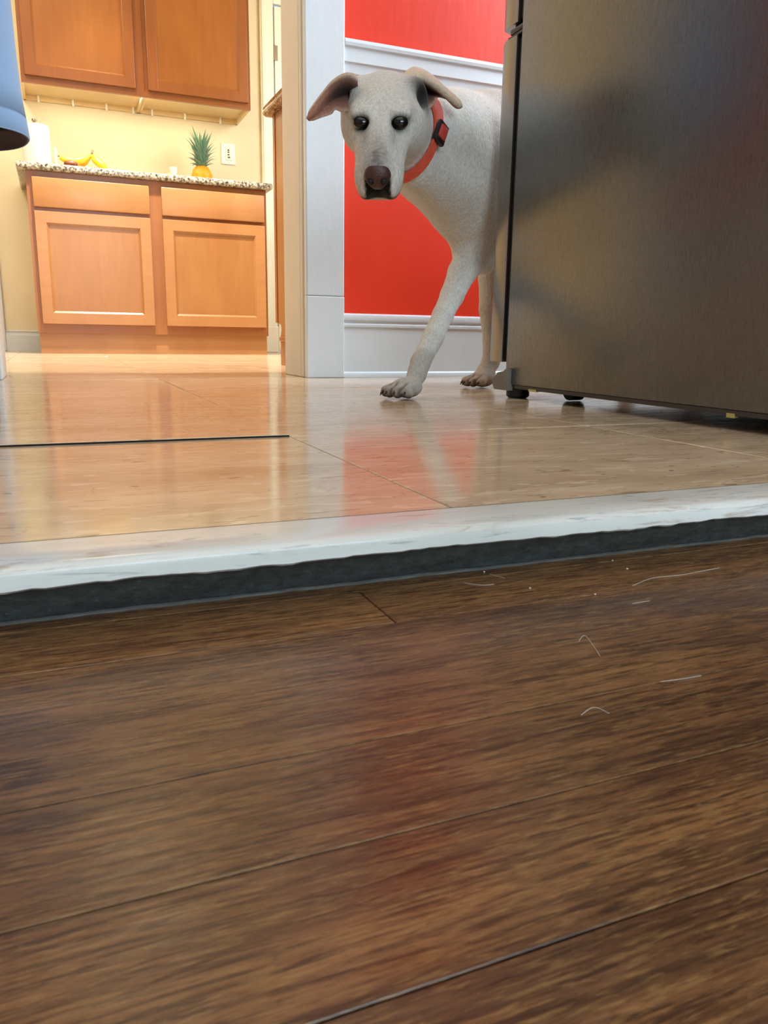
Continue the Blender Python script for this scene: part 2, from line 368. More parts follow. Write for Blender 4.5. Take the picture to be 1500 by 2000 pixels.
# ------------------------------------------------------------------ setting: room shell
def wall(name, mat, boxes, label):
    mb = MB()
    for q in boxes: mb.box(*q)
    o = mb.build(name, mat, None, kind='structure'); o['label'] = label; return o
ZC = 2.5; OX0, OX1, OZ = -.109, .598, 2.05
wall('wall_center', M['red'], [(XL, OX0 - .012, YK, YK + .09, 0, ZC), (OX1 + .012, XR, YK, YK + .09, 0, ZC), (OX0 - .012, OX1 + .012, YK, YK + .09, OZ, ZC)], 'glossy red wall behind the dog, around the kitchen opening')
wall('wall_front', M['beige_wall'], [(XL, OX0 - .012, YK + .09, 2.13, 0, ZC), (OX1 + .012, XR, YK + .09, 2.13, 0, ZC), (OX0 - .012, OX1 + .012, YK + .09, 2.13, OZ, ZC)], 'beige kitchen side of the dividing wall')
wall('wall_back', M['beige_wall'], [(XL, 1.30, YW, YW + .1, 0, ZC), (1.30, XR, YW, YW + .1, 2.0, ZC)], 'cream wall behind the kitchen counter')
wall('wall_left', M['grey_wall'], [(XL - .1, XL, YB, YW, WZ, ZC)], 'plain left wall')
wall('wall_right', M['grey_wall'], [(XR, XR + .1, YB, .9, WZ, ZC), (XR, XR + .1, .9, 1.9, WZ, .9), (XR, XR + .1, .9, 1.9, 2.2, ZC), (XR, XR + .1, 1.9, 3.0, 0, ZC), (XR, XR + .1, 3.0, 4.1, 0, .95), (XR, XR + .1, 3.0, 4.1, 2.1, ZC), (XR, XR + .1, 4.1, YW, 0, ZC)], 'plain right wall with two window openings')
wall('wall_rear', M['grey_wall'], [(XL, XR, YB - .1, YB, WZ, .6), (XL, XR, YB - .1, YB, 2.1, ZC), (XL, -.4, YB - .1, YB, .6, 2.1), (1.6, XR, YB - .1, YB, .6, 2.1)], 'wall behind the camera with a window opening')
wall('ceiling', M['ceiling'], [(XL - .1, XR + .1, YB - .1, YW + .1, ZC, ZC + .1)], 'plain pale ceiling')

def casing(name, label, x0, x1, inner):
    r = thing(name, ((x0 + x1) / 2, YK, 0), label, None, kind='structure')
    MB().box(x0, x1, YK - .02, YK, .205, OZ + .1, .0025).build('casing_board', M['white'], r)
    MB().box(x0 - .0004, x1 + .0004, YK - .0212, YK, 0, .204, .0022).build('plinth_block', M['white'], r)
    # inner jamb lining with a quirk groove next to the casing
    s = 1 if inner == 'left' else -1; xi = x0 if inner == 'left' else x1
    a, b2 = sorted((xi, xi + s * .012))
    MB().box(a + (.003 if s > 0 else 0), b2 - (.003 if s < 0 else 0), YK + .0001, 2.1345, 0, OZ).build('jamb_backing', M['plaster_edge'], r)
    MB().box(a - (.0015 if s > 0 else 0), b2 + (.0015 if s < 0 else 0), YK + .012, YK + .03, 0, OZ, .003).build('stop_bead', M['plaster_edge'], r)
    MB().box(a - .0005 if s > 0 else a, b2 if s > 0 else b2 + .0005, YK + .034, 2.135, 0, OZ, .002).build('jamb', M['plaster_edge'], r)
    return r
casing('trim_2', 'broad white painted door casing the dog looks round, right of the kitchen opening', .598, .698, 'left')
casing('trim_3', 'white painted door casing at the left edge of the kitchen opening', -.209, -.109, 'right')
o = MB().box(OX0 - .1, OX1 + .1, YK - .02, YK, OZ, OZ + .1, .003).box(OX0, OX1, YK, 2.135, OZ - .012, OZ).build('trim_4', M['white'], None, kind='structure'); o['label'] = 'white head casing over the kitchen opening'
bb = [(YK, 0), (YK - .0185, 0), (YK - .0185, .010), (YK - .0165, .013), (YK - .0135, .015), (YK - .0135, .128), (YK - .017, .1305), (YK - .0172, .136), (YK - .0135, .139), (YK - .0135, .144), (YK - .0175, .147), (YK - .0185, .153), (YK - .017, .160), (YK - .008, .164), (YK, .164)]
o = MB().prism(bb, 'x', .699, XR).build('baseboard_back', M['white'], None, smooth='auto', kind='structure'); o['label'] = 'tall white moulded baseboard under the red wall'
o = MB().prism(bb, 'x', XL, -.210).build('baseboard_left', M['white'], None, smooth='auto', kind='structure'); o['label'] = 'tall white moulded baseboard left of the opening'
cr = [(YK, .730), (YK - .005, .731), (YK - .007, .752), (YK - .012, .755), (YK - .012, .786), (YK - .0175, .789), (YK - .019, .796), (YK - .0175, .8035), (YK, .805)]
for nm, a, b2, lb in (('trim_5', .699, XR, 'white chair rail across the red wall above the dog'), ('trim_6', XL, -.210, 'white chair rail left of the opening')):
    o = MB().prism(cr, 'x', a, b2).build(nm, M['white'], None, kind='structure'); o['label'] = lb
kb = [(YW, 0), (YW - .016, 0), (YW - .016, .085), (YW - .010, .09), (YW - .010, .1), (YW - .014, .106), (YW, .112)]
o = MB().prism(kb, 'x', -.235, -.06).build('baseboard_kitchen', M['white'], None, kind='structure'); o['label'] = 'white baseboard left of the base cabinet'
r = thing('trim_7', (-.28, YW, 0), 'white door casing on kitchen back wall at far left', None, kind='structure')
MB().box(-.34, -.235, YW - .022, YW, 0, 2.05, .004).build('casing_board', M['white'], r)
# far door right of the cabinets
r = thing('door_1', (1.55, YW, 0), 'cream painted door beyond the cabinets, top edge and hinge in view', None, kind='structure')
MB().box(1.318, 2.1, YW - .004, YW + .035, .01, 1.955, .002).build('door_slab', M['cream'], r)
for z in (1.71, .95, .25):
    MB().tube([(1.312, YW - .012, z - .042), (1.312, YW - .012, z + .042)], .006, 10).box(1.312, 1.335, YW - .007, YW - .003, z - .04, z + .04).build('hinge', M['hinge'], r, label='old grey metal hinge')
MB().lathe([(.0, 0), (.02, 0), (.028, .015), (.02, .03), (.0, .032)], (0, 0), 16)
r = thing('trim_8', (1.27, YW, 0), 'cream moulded casing of the far door, brightly lit at its foot', None, kind='structure')
MB().box(1.228, 1.306, YW - .022, YW, .16, 2.02, .004).build('casing_board', M['cream'], r)
MB().box(1.236, 1.256, YW - .028, YW - .02, .16, 2.0, .003).build('moulding', M['cream'], r)
MB().box(1.224, 1.310, YW - .028, YW, 0, .16, .004).build('plinth_block', M['cream'], r)
MB().box(1.306, 2.12, YW - .022, YW, 1.962, 2.04, .004).build('head_board', M['cream'], r)

# windows (out of view, they let the daylight in)
def win(name, x, y0, y1, z0, z1, axis, label):
    c = (x, (y0 + y1) / 2, (z0 + z1) / 2) if axis == 'x' else ((y0 + y1) / 2, x, (z0 + z1) / 2)
    r = thing(name, c, label, None, kind='structure'); f = .05
    bars = [(y0, y1, z0, z0 + f), (y0, y1, z1 - f, z1), (y0, y0 + f, z0 + f, z1 - f), (y1 - f, y1, z0 + f, z1 - f), (y0 + f, y1 - f, (z0 + z1) / 2 - .02, (z0 + z1) / 2 + .02)]
    mb = MB()
    for a, b2, c1, d in bars:
        if axis == 'x': mb.box(x, x + .05, a, b2, c1, d)
        else: mb.box(a, b2, x - .05, x, c1, d)
    mb.build('window_frame', M['white'], r)
win('window_1', XR + .03, .9, 1.9, .9, 2.2, 'x', 'window in the right wall outside the picture')
win('window_2', XR + .03, 3.0, 4.1, .95, 2.1, 'x', 'kitchen window outside the picture')
win('window_3', YB - .03, -.4, 1.6, .6, 2.1, 'y', 'window behind the camera')

# ------------------------------------------------------------------ cabinets
def shaker(name, parent, x0, x1, z0, z1, yf, rail=.052, mats=None, th=.019):
    # framed door: four bevelled frame pieces and a recessed centre panel
    fr, pn = mats or (M['maple_h'], M['maple'])
    d = MB()
    d.prism([(x0, z0), (x1, z0), (x1 - rail, z0 + rail), (x0 + rail, z0 + rail)], 'y', yf, yf + th)
    d.prism([(x0, z1), (x1, z1), (x1 - rail, z1 - rail), (x0 + rail, z1 - rail)], 'y', yf, yf + th)
    d.box(x0, x0 + rail, yf - .0004, yf + th, z0 + .0008, z1 - .0008, .0025); d.box(x1 - rail, x1, yf - .0004, yf + th, z0 + .0008, z1 - .0008, .0025)
    fo = d.build(name, fr, parent)
    c = bmesh.new(); a = .009
    o1 = [(x0 + rail, z0 + rail), (x1 - rail, z0 + rail), (x1 - rail, z1 - rail), (x0 + rail, z1 - rail)]
    i1 = [(x0 + rail + a, z0 + rail + a), (x1 - rail - a, z0 + rail + a), (x1 - rail - a, z1 - rail - a), (x0 + rail + a, z1 - rail - a)]
    A = [c.verts.new((p[0], yf + .001, p[1])) for p in o1]; B = [c.verts.new((p[0], yf + .009, p[1])) for p in i1]; D = [c.verts.new((p[0], yf + .017, p[1])) for p in o1]
    for k in range(4): c.faces.new((A[k], A[(k + 1) % 4], B[(k + 1) % 4], B[k])); c.faces.new((A[k], D[k], D[(k + 1) % 4], A[(k + 1) % 4]))
    c.faces.new(B[::-1]); c.faces.new(D)
    q = MB(); q.b.free(); q.b = c; q.build('panel', pn, fo, origin=ORG[fo.name])
    return fo
YF = 4.25
bc = thing('base_cabinet', (.52, YF, 0), 'maple base cabinet with two drawers over two framed doors, under the speckled counter', 'cabinet')
box('body', M['maple_frame'], bc, -.06, 1.095, YF + .002, YW - .002, .10, .848)
box('toe_kick', M['maple_h'], bc, -.055, 1.09, YF + .012, YF + .03, 0, .10, label='plain wooden kick board at the floor')
MB().box(-.03, 1.08, YF - .003, YF + .0018, .815, .848).box(-.03, 1.08, YF - .003, YF + .0018, .66, .70).box(-.03, 1.08, YF - .003, YF + .0018, .10, .15).box(-.06, -.03, YF - .0033, YF + .0018, .1, .848).box(.49, .56, YF - .0033, YF + .0018, .1, .848).box(1.075, 1.095, YF - .0033, YF + .0018, .1, .848).build('face_frame', M['maple_frame'], bc)
for x0, x1 in ((-.036, .497), (.556, 1.082)):
    MB().box(x0, x1, YF - .021, YF - .003, .685, .82, .004, 3).build('drawer', M['maple_h'], bc, smooth='auto')
    shaker('door', bc, x0, x1, .145, .668, YF - .022)
ct = MB().box(-.098, 1.127, YF - .035, YW - .001, .849, .881, .011, 4).build('countertop', M['granite'], None, origin=(.5, 4.5, .85), smooth='auto')
tag(ct, 'speckled granite countertop with bullnose edge along the back wall', 'countertop')
YU = 4.51
uc = thing('upper_cabinet', (.52, YU, 1.3), 'pair of maple wall cabinet doors above the pineapple and bananas', 'cabinet')
MB().box(-.048, .5335, YU + .003, YW - .001, 1.322, 2.1).box(.5345, 1.087, YU + .003, YW - .001, 1.322, 2.1).build('body', M['under'], uc)
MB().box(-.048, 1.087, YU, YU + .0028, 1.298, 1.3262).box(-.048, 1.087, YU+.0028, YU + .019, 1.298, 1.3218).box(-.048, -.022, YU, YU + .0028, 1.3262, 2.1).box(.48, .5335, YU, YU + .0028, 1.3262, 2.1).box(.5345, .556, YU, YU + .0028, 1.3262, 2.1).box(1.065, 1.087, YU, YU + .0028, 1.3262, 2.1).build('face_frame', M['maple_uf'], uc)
for x in (-.048, .522, .536, 1.075):
    box('side_panel', M['under'], uc, x, x + .012, YU + .019, YW - .002, 1.298, 1.325)
box('back_rail', M['under'], uc, -.048, 1.087, YW - .016, YW - .002, 1.298, 1.325)
for x in (.02, .19, .36, .50, .60, .78, .98):
    box('clip', M['plastic_w'], uc, x, x + .01, YW - .024, YW - .016, 1.29, 1.325)
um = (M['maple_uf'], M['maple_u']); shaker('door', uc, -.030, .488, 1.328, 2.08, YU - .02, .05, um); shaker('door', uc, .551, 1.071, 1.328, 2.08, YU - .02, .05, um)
# near cabinet at right
nc = thing('end_cabinet', (1.1, 2.5, 0), 'maple cabinet end panel just left of the broad white casing, under the brown granite top', 'cabinet')
MB().prism([(2.137, 0), (2.79, 0), (2.795, .055), (2.79, .075), (2.80, .088), (2.79, .105), (2.778, .125), (2.785, .142), (2.815, .148), (2.848, .150), (2.848, .848), (2.137, .848)], 'x', .765, .784).build('end_panel', M['maple'], nc)
box('body', M['maple_frame'], nc, .785, 1.6, 2.137, 2.845, .15, .848); box('toe_kick', M['maple_frame'], nc, .785, 1.6, 2.137, 2.78, 0, .149)
box('corner_strip', M['maple_frame'], nc, .7625, .7645, 2.822, 2.848, .151, .848)
box('shoe_strip', M['maple_frame'], nc, .757, .7645, 2.137, 2.78, .085, .1, .002)
nt = MB().box(.735, 1.62, 2.137, 2.885, .849, .887, .015, 5).build('countertop', M['granite_b'], None, origin=(1.2, 2.5, .85), smooth='auto')
tag(nt, 'brown granite counter end with rounded edge, right of the far door', 'countertop')

# outlet
ol = thing('wall_outlet', (1.03, YW, 1.135), 'white wall outlet plate between the pineapple and the far door casing', 'outlet')
MB().box(.988, 1.07, YW - .007, YW - .0005, 1.078, 1.192, .003).build('plate', M['plastic_w'], ol)
MB().box(1.010, 1.048, YW - .010, YW - .0065, 1.100, 1.170, .001).build('socket_insert', M['card'], ol)
for z in (1.113, 1.127, 1.141, 1.152): box('slot', M['darkp'], ol, 1.024, 1.034 if z > 1.12 else 1.038, YW - .0112, YW - .0098, z, z + .007)

# paper towels
pt = thing('paper_towel_holder', (-.003, 4.62, .881), 'white paper towel roll on its upright holder at the left end of the counter', 'paper towels')
MB().lathe([(.0, .882), (.075, .882), (.075, .888), (.07, .892), (0, .892)], (-.003, 4.62), 32).build('base', M['plastic_w'], pt, smooth='auto')
MB().lathe([(.02, .893), (.066, .893), (.067, .90), (.0665, 1.12), (.064, 1.127), (.02, 1.128)], (-.003, 4.62), 40).build('paper_roll', M['paper'], pt, smooth='auto')
MB().lathe([(.0, .893), (.008, .893), (.008, 1.145), (.014, 1.15), (.012, 1.158), (.0, 1.16)], (-.003, 4.62), 14).build('rod', M['hinge'], pt, smooth='auto')
cd = MB().box(.080, .092, 4.62, 4.72, .8812, 1.035, .002).build('thin_box', M['card'], None, origin=(.086, 4.67, .881)); tag(cd, 'thin pale box standing right beside the paper towel roll', 'box')
sw = thing('wall_panel', (-.01, YW, 1.2), 'small beige cover plate on wall above the paper towel roll', 'cover plate'); MB().box(-.06, .02, YW - .012, YW - .0005, 1.1, 1.215, .003).build('plate', M['plaster_edge'], sw); MB().box(-.05, .01, YW - .015, YW - .011, 1.12, 1.2, .002).build('cover', M['plaster_edge'], sw)
# bananas: one bunch, three fruits sharing a stem
bn = thing('banana_bunch', (.2, 4.33, .881), 'bunch of yellow bananas at the left of the counter', 'bananas')
def banana(tip, mid, end, r=.0165, mat='banana', z=0):
    pts = []; rad = []
    for i in range(15):
        t = i / 14; p = Vector(tip) * (1 - t) ** 2 + Vector(mid) * 2 * t * (1 - t) + Vector(end) * t ** 2; pts.append(p)
        rad.append(r * (.35 + .65 * math.sin(min(1, t * 4 + .1) * math.pi / 2)) if t < .3 else (r if t < .72 else r * (1 - .72 * ((t - .72) / .28))))
    return MB().tube(pts, rad, 10).build('banana', M[mat], bn, smooth=True)
ST = (.245, 4.335, .958)
banana((.098, 4.30, .925), (.17, 4.30, .895), ST); banana((.115, 4.35, .905), (.19, 4.37, .89), ST); banana((.31, 4.31, .898), (.27, 4.30, .91), ST, .018)
MB().tube([(.245, 4.335, .953), (.247, 4.335, .965), (.252, 4.335, .981)], [.009, .005, .005], 8).build('stem', M['stem'], bn, smooth=True)
MB().tube([(.095, 4.29, .929), (.091, 4.29, .932)], [.006, .004], 8).build('banana_tip', M['stem'], bn)
bd = MB().ell((.145, 4.285, .898), (.032, .02, .0165)).build('banana_shade', M['brown'], None, origin=(.145, 4.285, .882), smooth=True); tag(bd, 'small dark brown oval standing in for the shaded underside of the bananas', 'fruit')  # dark oval models the shadow on the bananas' underside
# little cup
cp = MB().lathe([(0, .882), (.012, .882), (.013, .9), (.02, .968), (.018, .968), (.011, .905), (0, .903)], (.66, 4.5), 20).build('small_cup', M['plastic_w'], None, origin=(.66, 4.5, .882), smooth='auto'); tag(cp, 'tiny pale tapered cup left of the pineapple', 'cup')
kn = MB().ell((.63, 4.44, .905), (.02, .02, .0235)).build('lemon', M['banana'], None, origin=(.63, 4.44, .882), smooth=True); tag(kn, 'small yellow rounded fruit beside the tiny pale cup', 'fruit')
# pineapple
PX, PY = .842, 4.68
pa = thing('pineapple', (PX, PY, .881), 'whole pineapple with tall green crown on the granite counter', 'pineapple')
b = bmesh.new(); bmesh.ops.create_uvsphere(b, u_segments=64, v_segments=40, radius=1)
for v in b.verts:
    th = math.atan2(v.co.y, v.co.x); ph = math.asin(max(-1, min(1, v.co.z))); u = th * 5 / math.pi * 1; w = ph * 5.2
    k = 1 + .05 * (abs(math.cos(u * math.pi / 1 + w)) * abs(math.cos(u * math.pi / 1 - w)))
    v.co = Vector((v.co.x * .058 * k + PX, v.co.y * .058 * k + PY, .955 + v.co.z * .0725 * (k if abs(v.co.z) < .95 else 1)))
q = MB(); q.b.free(); q.b = b; fr = q.build('fruit_body', M['pine'], pa, smooth=True)
leafr = random.Random(5)
for ring in range(9):
    nn = 9 if ring < 6 else 5
    for i in range(nn):
        a = 2 * math.pi * (i + .5 * (ring % 2)) / nn + leafr.uniform(-.15, .15); t = ring / 8
        L = (.058 + .065 * t) * leafr.uniform(.85, 1.15); el = math.radians(12 + 66 * t + leafr.uniform(-6, 6)); z0 = 1.012 + .085 * t; w = .010 + .003 * (1 - t)
        d = Vector((math.cos(a), math.sin(a), 0)); sd = Vector((-d.y, d.x, 0)); mb = MB(); rows = []
        for s_ in range(6):
            s = s_ / 5; e2 = el + (.5 - .9 * s) * (.4 if t < .6 else -.05)
            p = Vector((PX, PY, z0)) + d * (.012 + L * s * math.cos(el) + (.018 * s * s if t > .6 else 0)) + Vector((0, 0, L * (s * math.sin(el) + .28 * (1 - t) * math.sin(s * 2.4))))
            ww = w * (1 - s ** 2.2) + .0004; up = Vector((0, 0, 1)) * .003 * (1 - s)
            rows.append([mb.b.verts.new(p - sd * ww + up), mb.b.verts.new(p), mb.b.verts.new(p + sd * ww + up), mb.b.verts.new(p - Vector((0, 0, .002 * (1 - s) + .0004)))])
        for s_ in range(5):
            for k in range(4): mb.b.faces.new((rows[s_][k], rows[s_ + 1][k], rows[s_ + 1][(k + 1) % 4], rows[s_][(k + 1) % 4]))
        mb.b.faces.new(rows[0]); mb.b.faces.new(rows[-1][::-1])
        mb.build('leaf', M['leaf'], pa, smooth=True)

# ------------------------------------------------------------------ fridge
FX, FY = .76, 1.236
fg = thing('refrigerator', (1.2, .9, 0), 'dark stainless refrigerator seen from its side, beside the dog', 'refrigerator')
MB().box(FX, FX + .86, .53, FY, .024, 1.74, .004).build('case', M['steel'], fg, smooth='auto')
def rdoor(z0, z1):
    pr = [(FX + .001, FY + .014), (FX, FY + .018), (FX - .001, FY + .048), (FX + .004, FY + .062), (FX + .018, FY + .069), (FX + .43, FY + .075), (FX + .845, FY + .069), (FX + .86, FY + .05), (FX + .86, FY + .014)]
    return MB().prism(pr, 'z', z0, z1).build('door', M['door_steel'], fg, smooth='auto')
d1 = rdoor(.064, .606); d2 = rdoor(.626, 1.75)
for d, z0, z1 in ((d1, .068, .602), (d2, .63, 1.745)):
    MB().box(FX + .006, FX + .85, FY + .0005, FY + .0138, z0, z1, .002).build('door_gasket', M['black'], d)
    z = .55 if d is d1 else .9
MB().tube([(FX + .12, FY + .12, .55), (FX + .74, FY + .12, .55)], .011, 12).box(FX + .14, FX + .16, FY + .07, FY + .12, .543, .557).box(FX + .70, FX + .72, FY + .07, FY + .12, .543, .557).build('handle', M['door_steel'], d1, smooth='auto')
MB().box(FX + .004, FX + .05, FY - .002, FY + .05, .6075, .612, .001).tube([(FX + .016, FY + .03, .605), (FX + .016, FY + .03, .628)], .008, 12).box(FX + .003, FX + .02, FY + .0, FY + .04, .6125, .621, .001).build('middle_hinge', M['black'], fg, smooth='auto')
MB().prism([(FY - .022, .014), (FY + .026, .014), (FY + .032, .022), (FY + .030, .034), (FY + .015, .045), (FY - .004, .048), (FY - .010, .052), (FY - .022, .052)], 'x', FX - .006, FX + .03).build('hinge_bracket', M['hinge_grey'], fg)
for x, y, r in ((FX + .022, FY - .012, .021), (FX + .80, FY - .03, .021)):
    MB().lathe([(0, 0.0005), (r * .8, 0.0005), (r, .004), (r, .016), (r * .7, .0235), (0, .0235)], (x, y), 20).build('levelling_foot', M['black'], fg, smooth='auto')
for x, y in ((FX + .09, FY - .09), (FX + .76, FY - .09), (FX + .09, .6), (FX + .76, .6)):
    mb = MB(); mb.tube([(x - .012, y, .0195), (x + .012, y, .0195)], .019, 18); mb.build('roller', M['black'], fg, smooth='auto')
MB().box(FX + .002, FX + .012, .54, FY - .03, .018, .0245, .001).build('bottom_lip', M['galv'], fg)
MB().box(FX + .05, FX + .81, .55, FY - .12, .017, .0235).build('drip_tray', M['black'], fg)
box('screw_head', M['brass'], fg, FX + .001, FX + .008, .705, .717, .015, .0205); box('screw_head', M['brass'], fg, FX + .001, FX + .008, 1.135, 1.158, .0165, .0205)
#DOG

# ------------------------------------------------------------------ signed-distance modelling (one continuous surface)
class Field:
    def __init__(s, lo, hi, h):
        s.lo = np.array(lo, np.float32); s.h = h; s.n = (np.ceil((np.array(hi) - s.lo) / h)).astype(int) + 1
        s.cap = .05; s.f = np.full(s.n, s.cap, np.float32)
    def _sub(s, lo, hi):
        a = np.maximum(0, np.floor((np.array(lo) - s.lo) / s.h).astype(int)); b = np.minimum(s.n, np.ceil((np.array(hi) - s.lo) / s.h).astype(int) + 1)
        ax = [s.lo[i] + s.h * np.arange(a[i], b[i], dtype=np.float32) for i in range(3)]
        return tuple(slice(a[i], b[i]) for i in range(3)), np.meshgrid(*ax, indexing='ij', sparse=True)
    def _blend(s, sl, d, k, cut):
        c = s.f[sl]
        if cut: d = -d; h = np.maximum(k - np.abs(c - d), 0) / k; s.f[sl] = np.maximum(c, d) + h * h * k * .25
        else: h = np.maximum(k - np.abs(c - d), 0) / k; s.f[sl] = np.minimum(c, d) - h * h * k * .25
    def cap_(s, a, b, ra, rb, k=.02, cut=False):
        a = np.array(a, np.float32); b = np.array(b, np.float32); m = max(ra, rb) + s.cap
        sl, (X, Y, Z) = s._sub(np.minimum(a, b) - m, np.maximum(a, b) + m); ba = b - a; L = max(float(ba.dot(ba)), 1e-9)
        t = np.clip(((X - a[0]) * ba[0] + (Y - a[1]) * ba[1] + (Z - a[2]) * ba[2]) / L, 0, 1)
        d = np.sqrt((X - a[0] - t * ba[0]) ** 2 + (Y - a[1] - t * ba[1]) ** 2 + (Z - a[2] - t * ba[2]) ** 2) - (ra + (rb - ra) * t)
        s._blend(sl, d, k, cut)
    def chain(s, pts, rad, k=.02):
        P = np.array(pts, np.float32); m = max(rad) + s.cap; sl, (X, Y, Z) = s._sub(P.min(0) - m, P.max(0) + m); best = None
        for i in range(len(P) - 1):
            a, b = P[i], P[i + 1]; ba = b - a; L = max(float(ba.dot(ba)), 1e-9)
            t = np.clip(((X - a[0]) * ba[0] + (Y - a[1]) * ba[1] + (Z - a[2]) * ba[2]) / L, 0, 1)
            d = np.sqrt((X - a[0] - t * ba[0]) ** 2 + (Y - a[1] - t * ba[1]) ** 2 + (Z - a[2] - t * ba[2]) ** 2) - (rad[i] + (rad[i + 1] - rad[i]) * t)
            if best is None: best = d
            else: h = np.maximum(.006 - np.abs(best - d), 0) / .006; best = np.minimum(best, d) - h * h * .0015
        s._blend(sl, best, k, False)
    def ell(s, c, r, B=None, k=.02, cut=False):
        c = np.array(c, np.float32); B = np.eye(3) if B is None else np.array(B); m = max(r) + s.cap
        sl, (X, Y, Z) = s._sub(c - m, c + m); X = X - c[0]; Y = Y - c[1]; Z = Z - c[2]
        q = [B[i][0] * X + B[i][1] * Y + B[i][2] * Z for i in range(3)]
        k0 = np.sqrt(sum((q[i] / r[i]) ** 2 for i in range(3))) + 1e-6; k1 = np.sqrt(sum((q[i] / r[i] ** 2) ** 2 for i in range(3))) + 1e-6
        s._blend(sl, k0 * (k0 - 1) / k1, k, cut)
    def sample(s, p):
        q = (np.array(p) - s.lo) / s.h; i = np.clip(np.floor(q).astype(int), 0, s.n - 2); t = q - i; v = 0
        for dx in (0, 1):
            for dy in (0, 1):
                for dz in (0, 1): v += s.f[i[0] + dx, i[1] + dy, i[2] + dz] * (t[0] if dx else 1 - t[0]) * (t[1] if dy else 1 - t[1]) * (t[2] if dz else 1 - t[2])
        return v
    def mesh(s, name):
        f = s.f; ins = f < 0; A = ins[:-1, :-1, :-1]; al = A.copy(); an = A.copy()
        for o in [(0, 0, 1), (0, 1, 0), (0, 1, 1), (1, 0, 0), (1, 0, 1), (1, 1, 0), (1, 1, 1)]:
            c = ins[o[0]:f.shape[0] - 1 + o[0], o[1]:f.shape[1] - 1 + o[1], o[2]:f.shape[2] - 1 + o[2]]; al &= c; an |= c
        I = np.argwhere(an & ~al); idx = np.full(A.shape, -1, np.int32); idx[I[:, 0], I[:, 1], I[:, 2]] = np.arange(len(I))
        acc = np.zeros((len(I), 3)); cnt = np.zeros(len(I))
        cor = [(x, y, z) for x in (0, 1) for y in (0, 1) for z in (0, 1)]
        for p in cor:
            for ax in range(3):
                if p[ax]: continue
                q = list(p); q[ax] = 1
                fa = f[I[:, 0] + p[0], I[:, 1] + p[1], I[:, 2] + p[2]]; fb = f[I[:, 0] + q[0], I[:, 1] + q[1], I[:, 2] + q[2]]
                mk = (fa < 0) != (fb < 0); t = np.where(mk, fa / np.where(mk, fa - fb, 1), 0)
                pt = np.array(p, float)[None].repeat(len(I), 0); pt[:, ax] += t; acc[mk] += pt[mk]; cnt[mk] += 1
        V = s.lo + s.h * (I + acc / cnt[:, None]); F = []
        for ax in range(3):
            b1, c1 = (ax + 1) % 3, (ax + 2) % 3
            sa = [slice(None)] * 3; sb = [slice(None)] * 3; sa[ax] = slice(0, -1); sb[ax] = slice(1, None)
            E = np.argwhere(ins[tuple(sa)] != ins[tuple(sb)]); E = E[(E[:, b1] > 0) & (E[:, c1] > 0) & (E[:, b1] < s.n[b1] - 1) & (E[:, c1] < s.n[c1] - 1)]
            eb = np.zeros(3, int); eb[b1] = 1; ec = np.zeros(3, int); ec[c1] = 1
            g = lambda e: idx[e[:, 0], e[:, 1], e[:, 2]]
            q = np.stack([g(E), g(E - eb), g(E - eb - ec), g(E - ec)], 1); st = ins[E[:, 0], E[:, 1], E[:, 2]]
            q[~st] = q[~st][:, ::-1]; F.append(q)
        F = np.concatenate(F); F = F[(F >= 0).all(1)]
        me = bpy.data.meshes.new(name); me.from_pydata(V.tolist(), [], F.tolist()); me.update()
        me.polygons.foreach_set('use_smooth', [True] * len(me.polygons)); return me, V

# ------------------------------------------------------------------ the dog
HO = np.array([.511, 1.232, .453])                                   # skull centre
hf = nrm(np.array([-.343, -.71, -.60])); hr = np.array([.915, -.385, .05]); hr = nrm(hr - hf * hr.dot(hf)); hu = np.cross(hr, hf); hu = hu if hu[2] > 0 else -hu
HB = np.array([hf, hr, hu])
def H(f, s, u): return HO + hf * f + hr * s + hu * u
D = Field((.30, 1.0, -.01), (1.90, 1.78, .66), .0032)
# trunk
D.ell((1.02, 1.545, .442), (.27, .122, .142), k=.06)
D.ell((.88, 1.50, .440), (.15, .112, .138), k=.06)
D.ell((1.30, 1.56, .455), (.20, .098, .118), k=.06)
D.ell((1.46, 1.57, .47), (.125, .10, .115), k=.06)
D.cap_((.80, 1.46, .37), (.75, 1.41, .35), .072, .052, .05)          # brisket
D.cap_((.86, 1.50, .50), (1.0, 1.54, .505), .055, .05, .05)          # withers
# neck
D.cap_((.565, 1.295, .432), (.72, 1.42, .455), .060, .095, .04)
D.cap_((.70, 1.41, .45), (.83, 1.50, .475), .096, .105, .05)
D.cap_((.60, 1.295, .390), (.74, 1.40, .372), .034, .064, .03)       # throat
# head
D.ell(H(-.005, 0, -.004), (.075, .059, .051), HB, .03)
D.ell(H(.040, 0, -.002), (.044, .049, .043), HB, .03)
D.ell(H(-.045, 0, -.012), (.06, .053, .046), HB, .03)
D.ell(H(-.02, .012, -.045), (.05, .045, .035), HB, .04)
for s in (-1, 1):
    D.ell(H(.002, s * .038, -.018), (.048, .025, .032), HB, .03)     # cheek
    D.ell(H(-.022, s * .046, .018), (.030, .020, .024), HB, .02)      # ear root
    D.ell(H(.056, s * .031, .025), (.020, .015, .011), HB, .016)      # brow
    D.cap_(H(.045, s * .030, -.004), H(.100, s * .020, -.018), .016, .013, .02)
    D.cap_(H(.105, s * .018, -.018), H(.160, s * .0165, -.027), .015, .014, .012)
    D.ell(H(.142, s * .0198, -.0385), (.040, .0142, .0225), HB, .010)  # hanging flew
D.cap_(H(.05, 0, -.012), H(.150, 0, -.018), .031, .0235, .03)         # muzzle
D.cap_(H(.06, 0, .011), H(.172, 0, -.004), .020, .0155, .02)          # bridge
D.cap_(H(.01, 0, -.045), H(.145, 0, -.050), .028, .0145, .02)         # lower jaw
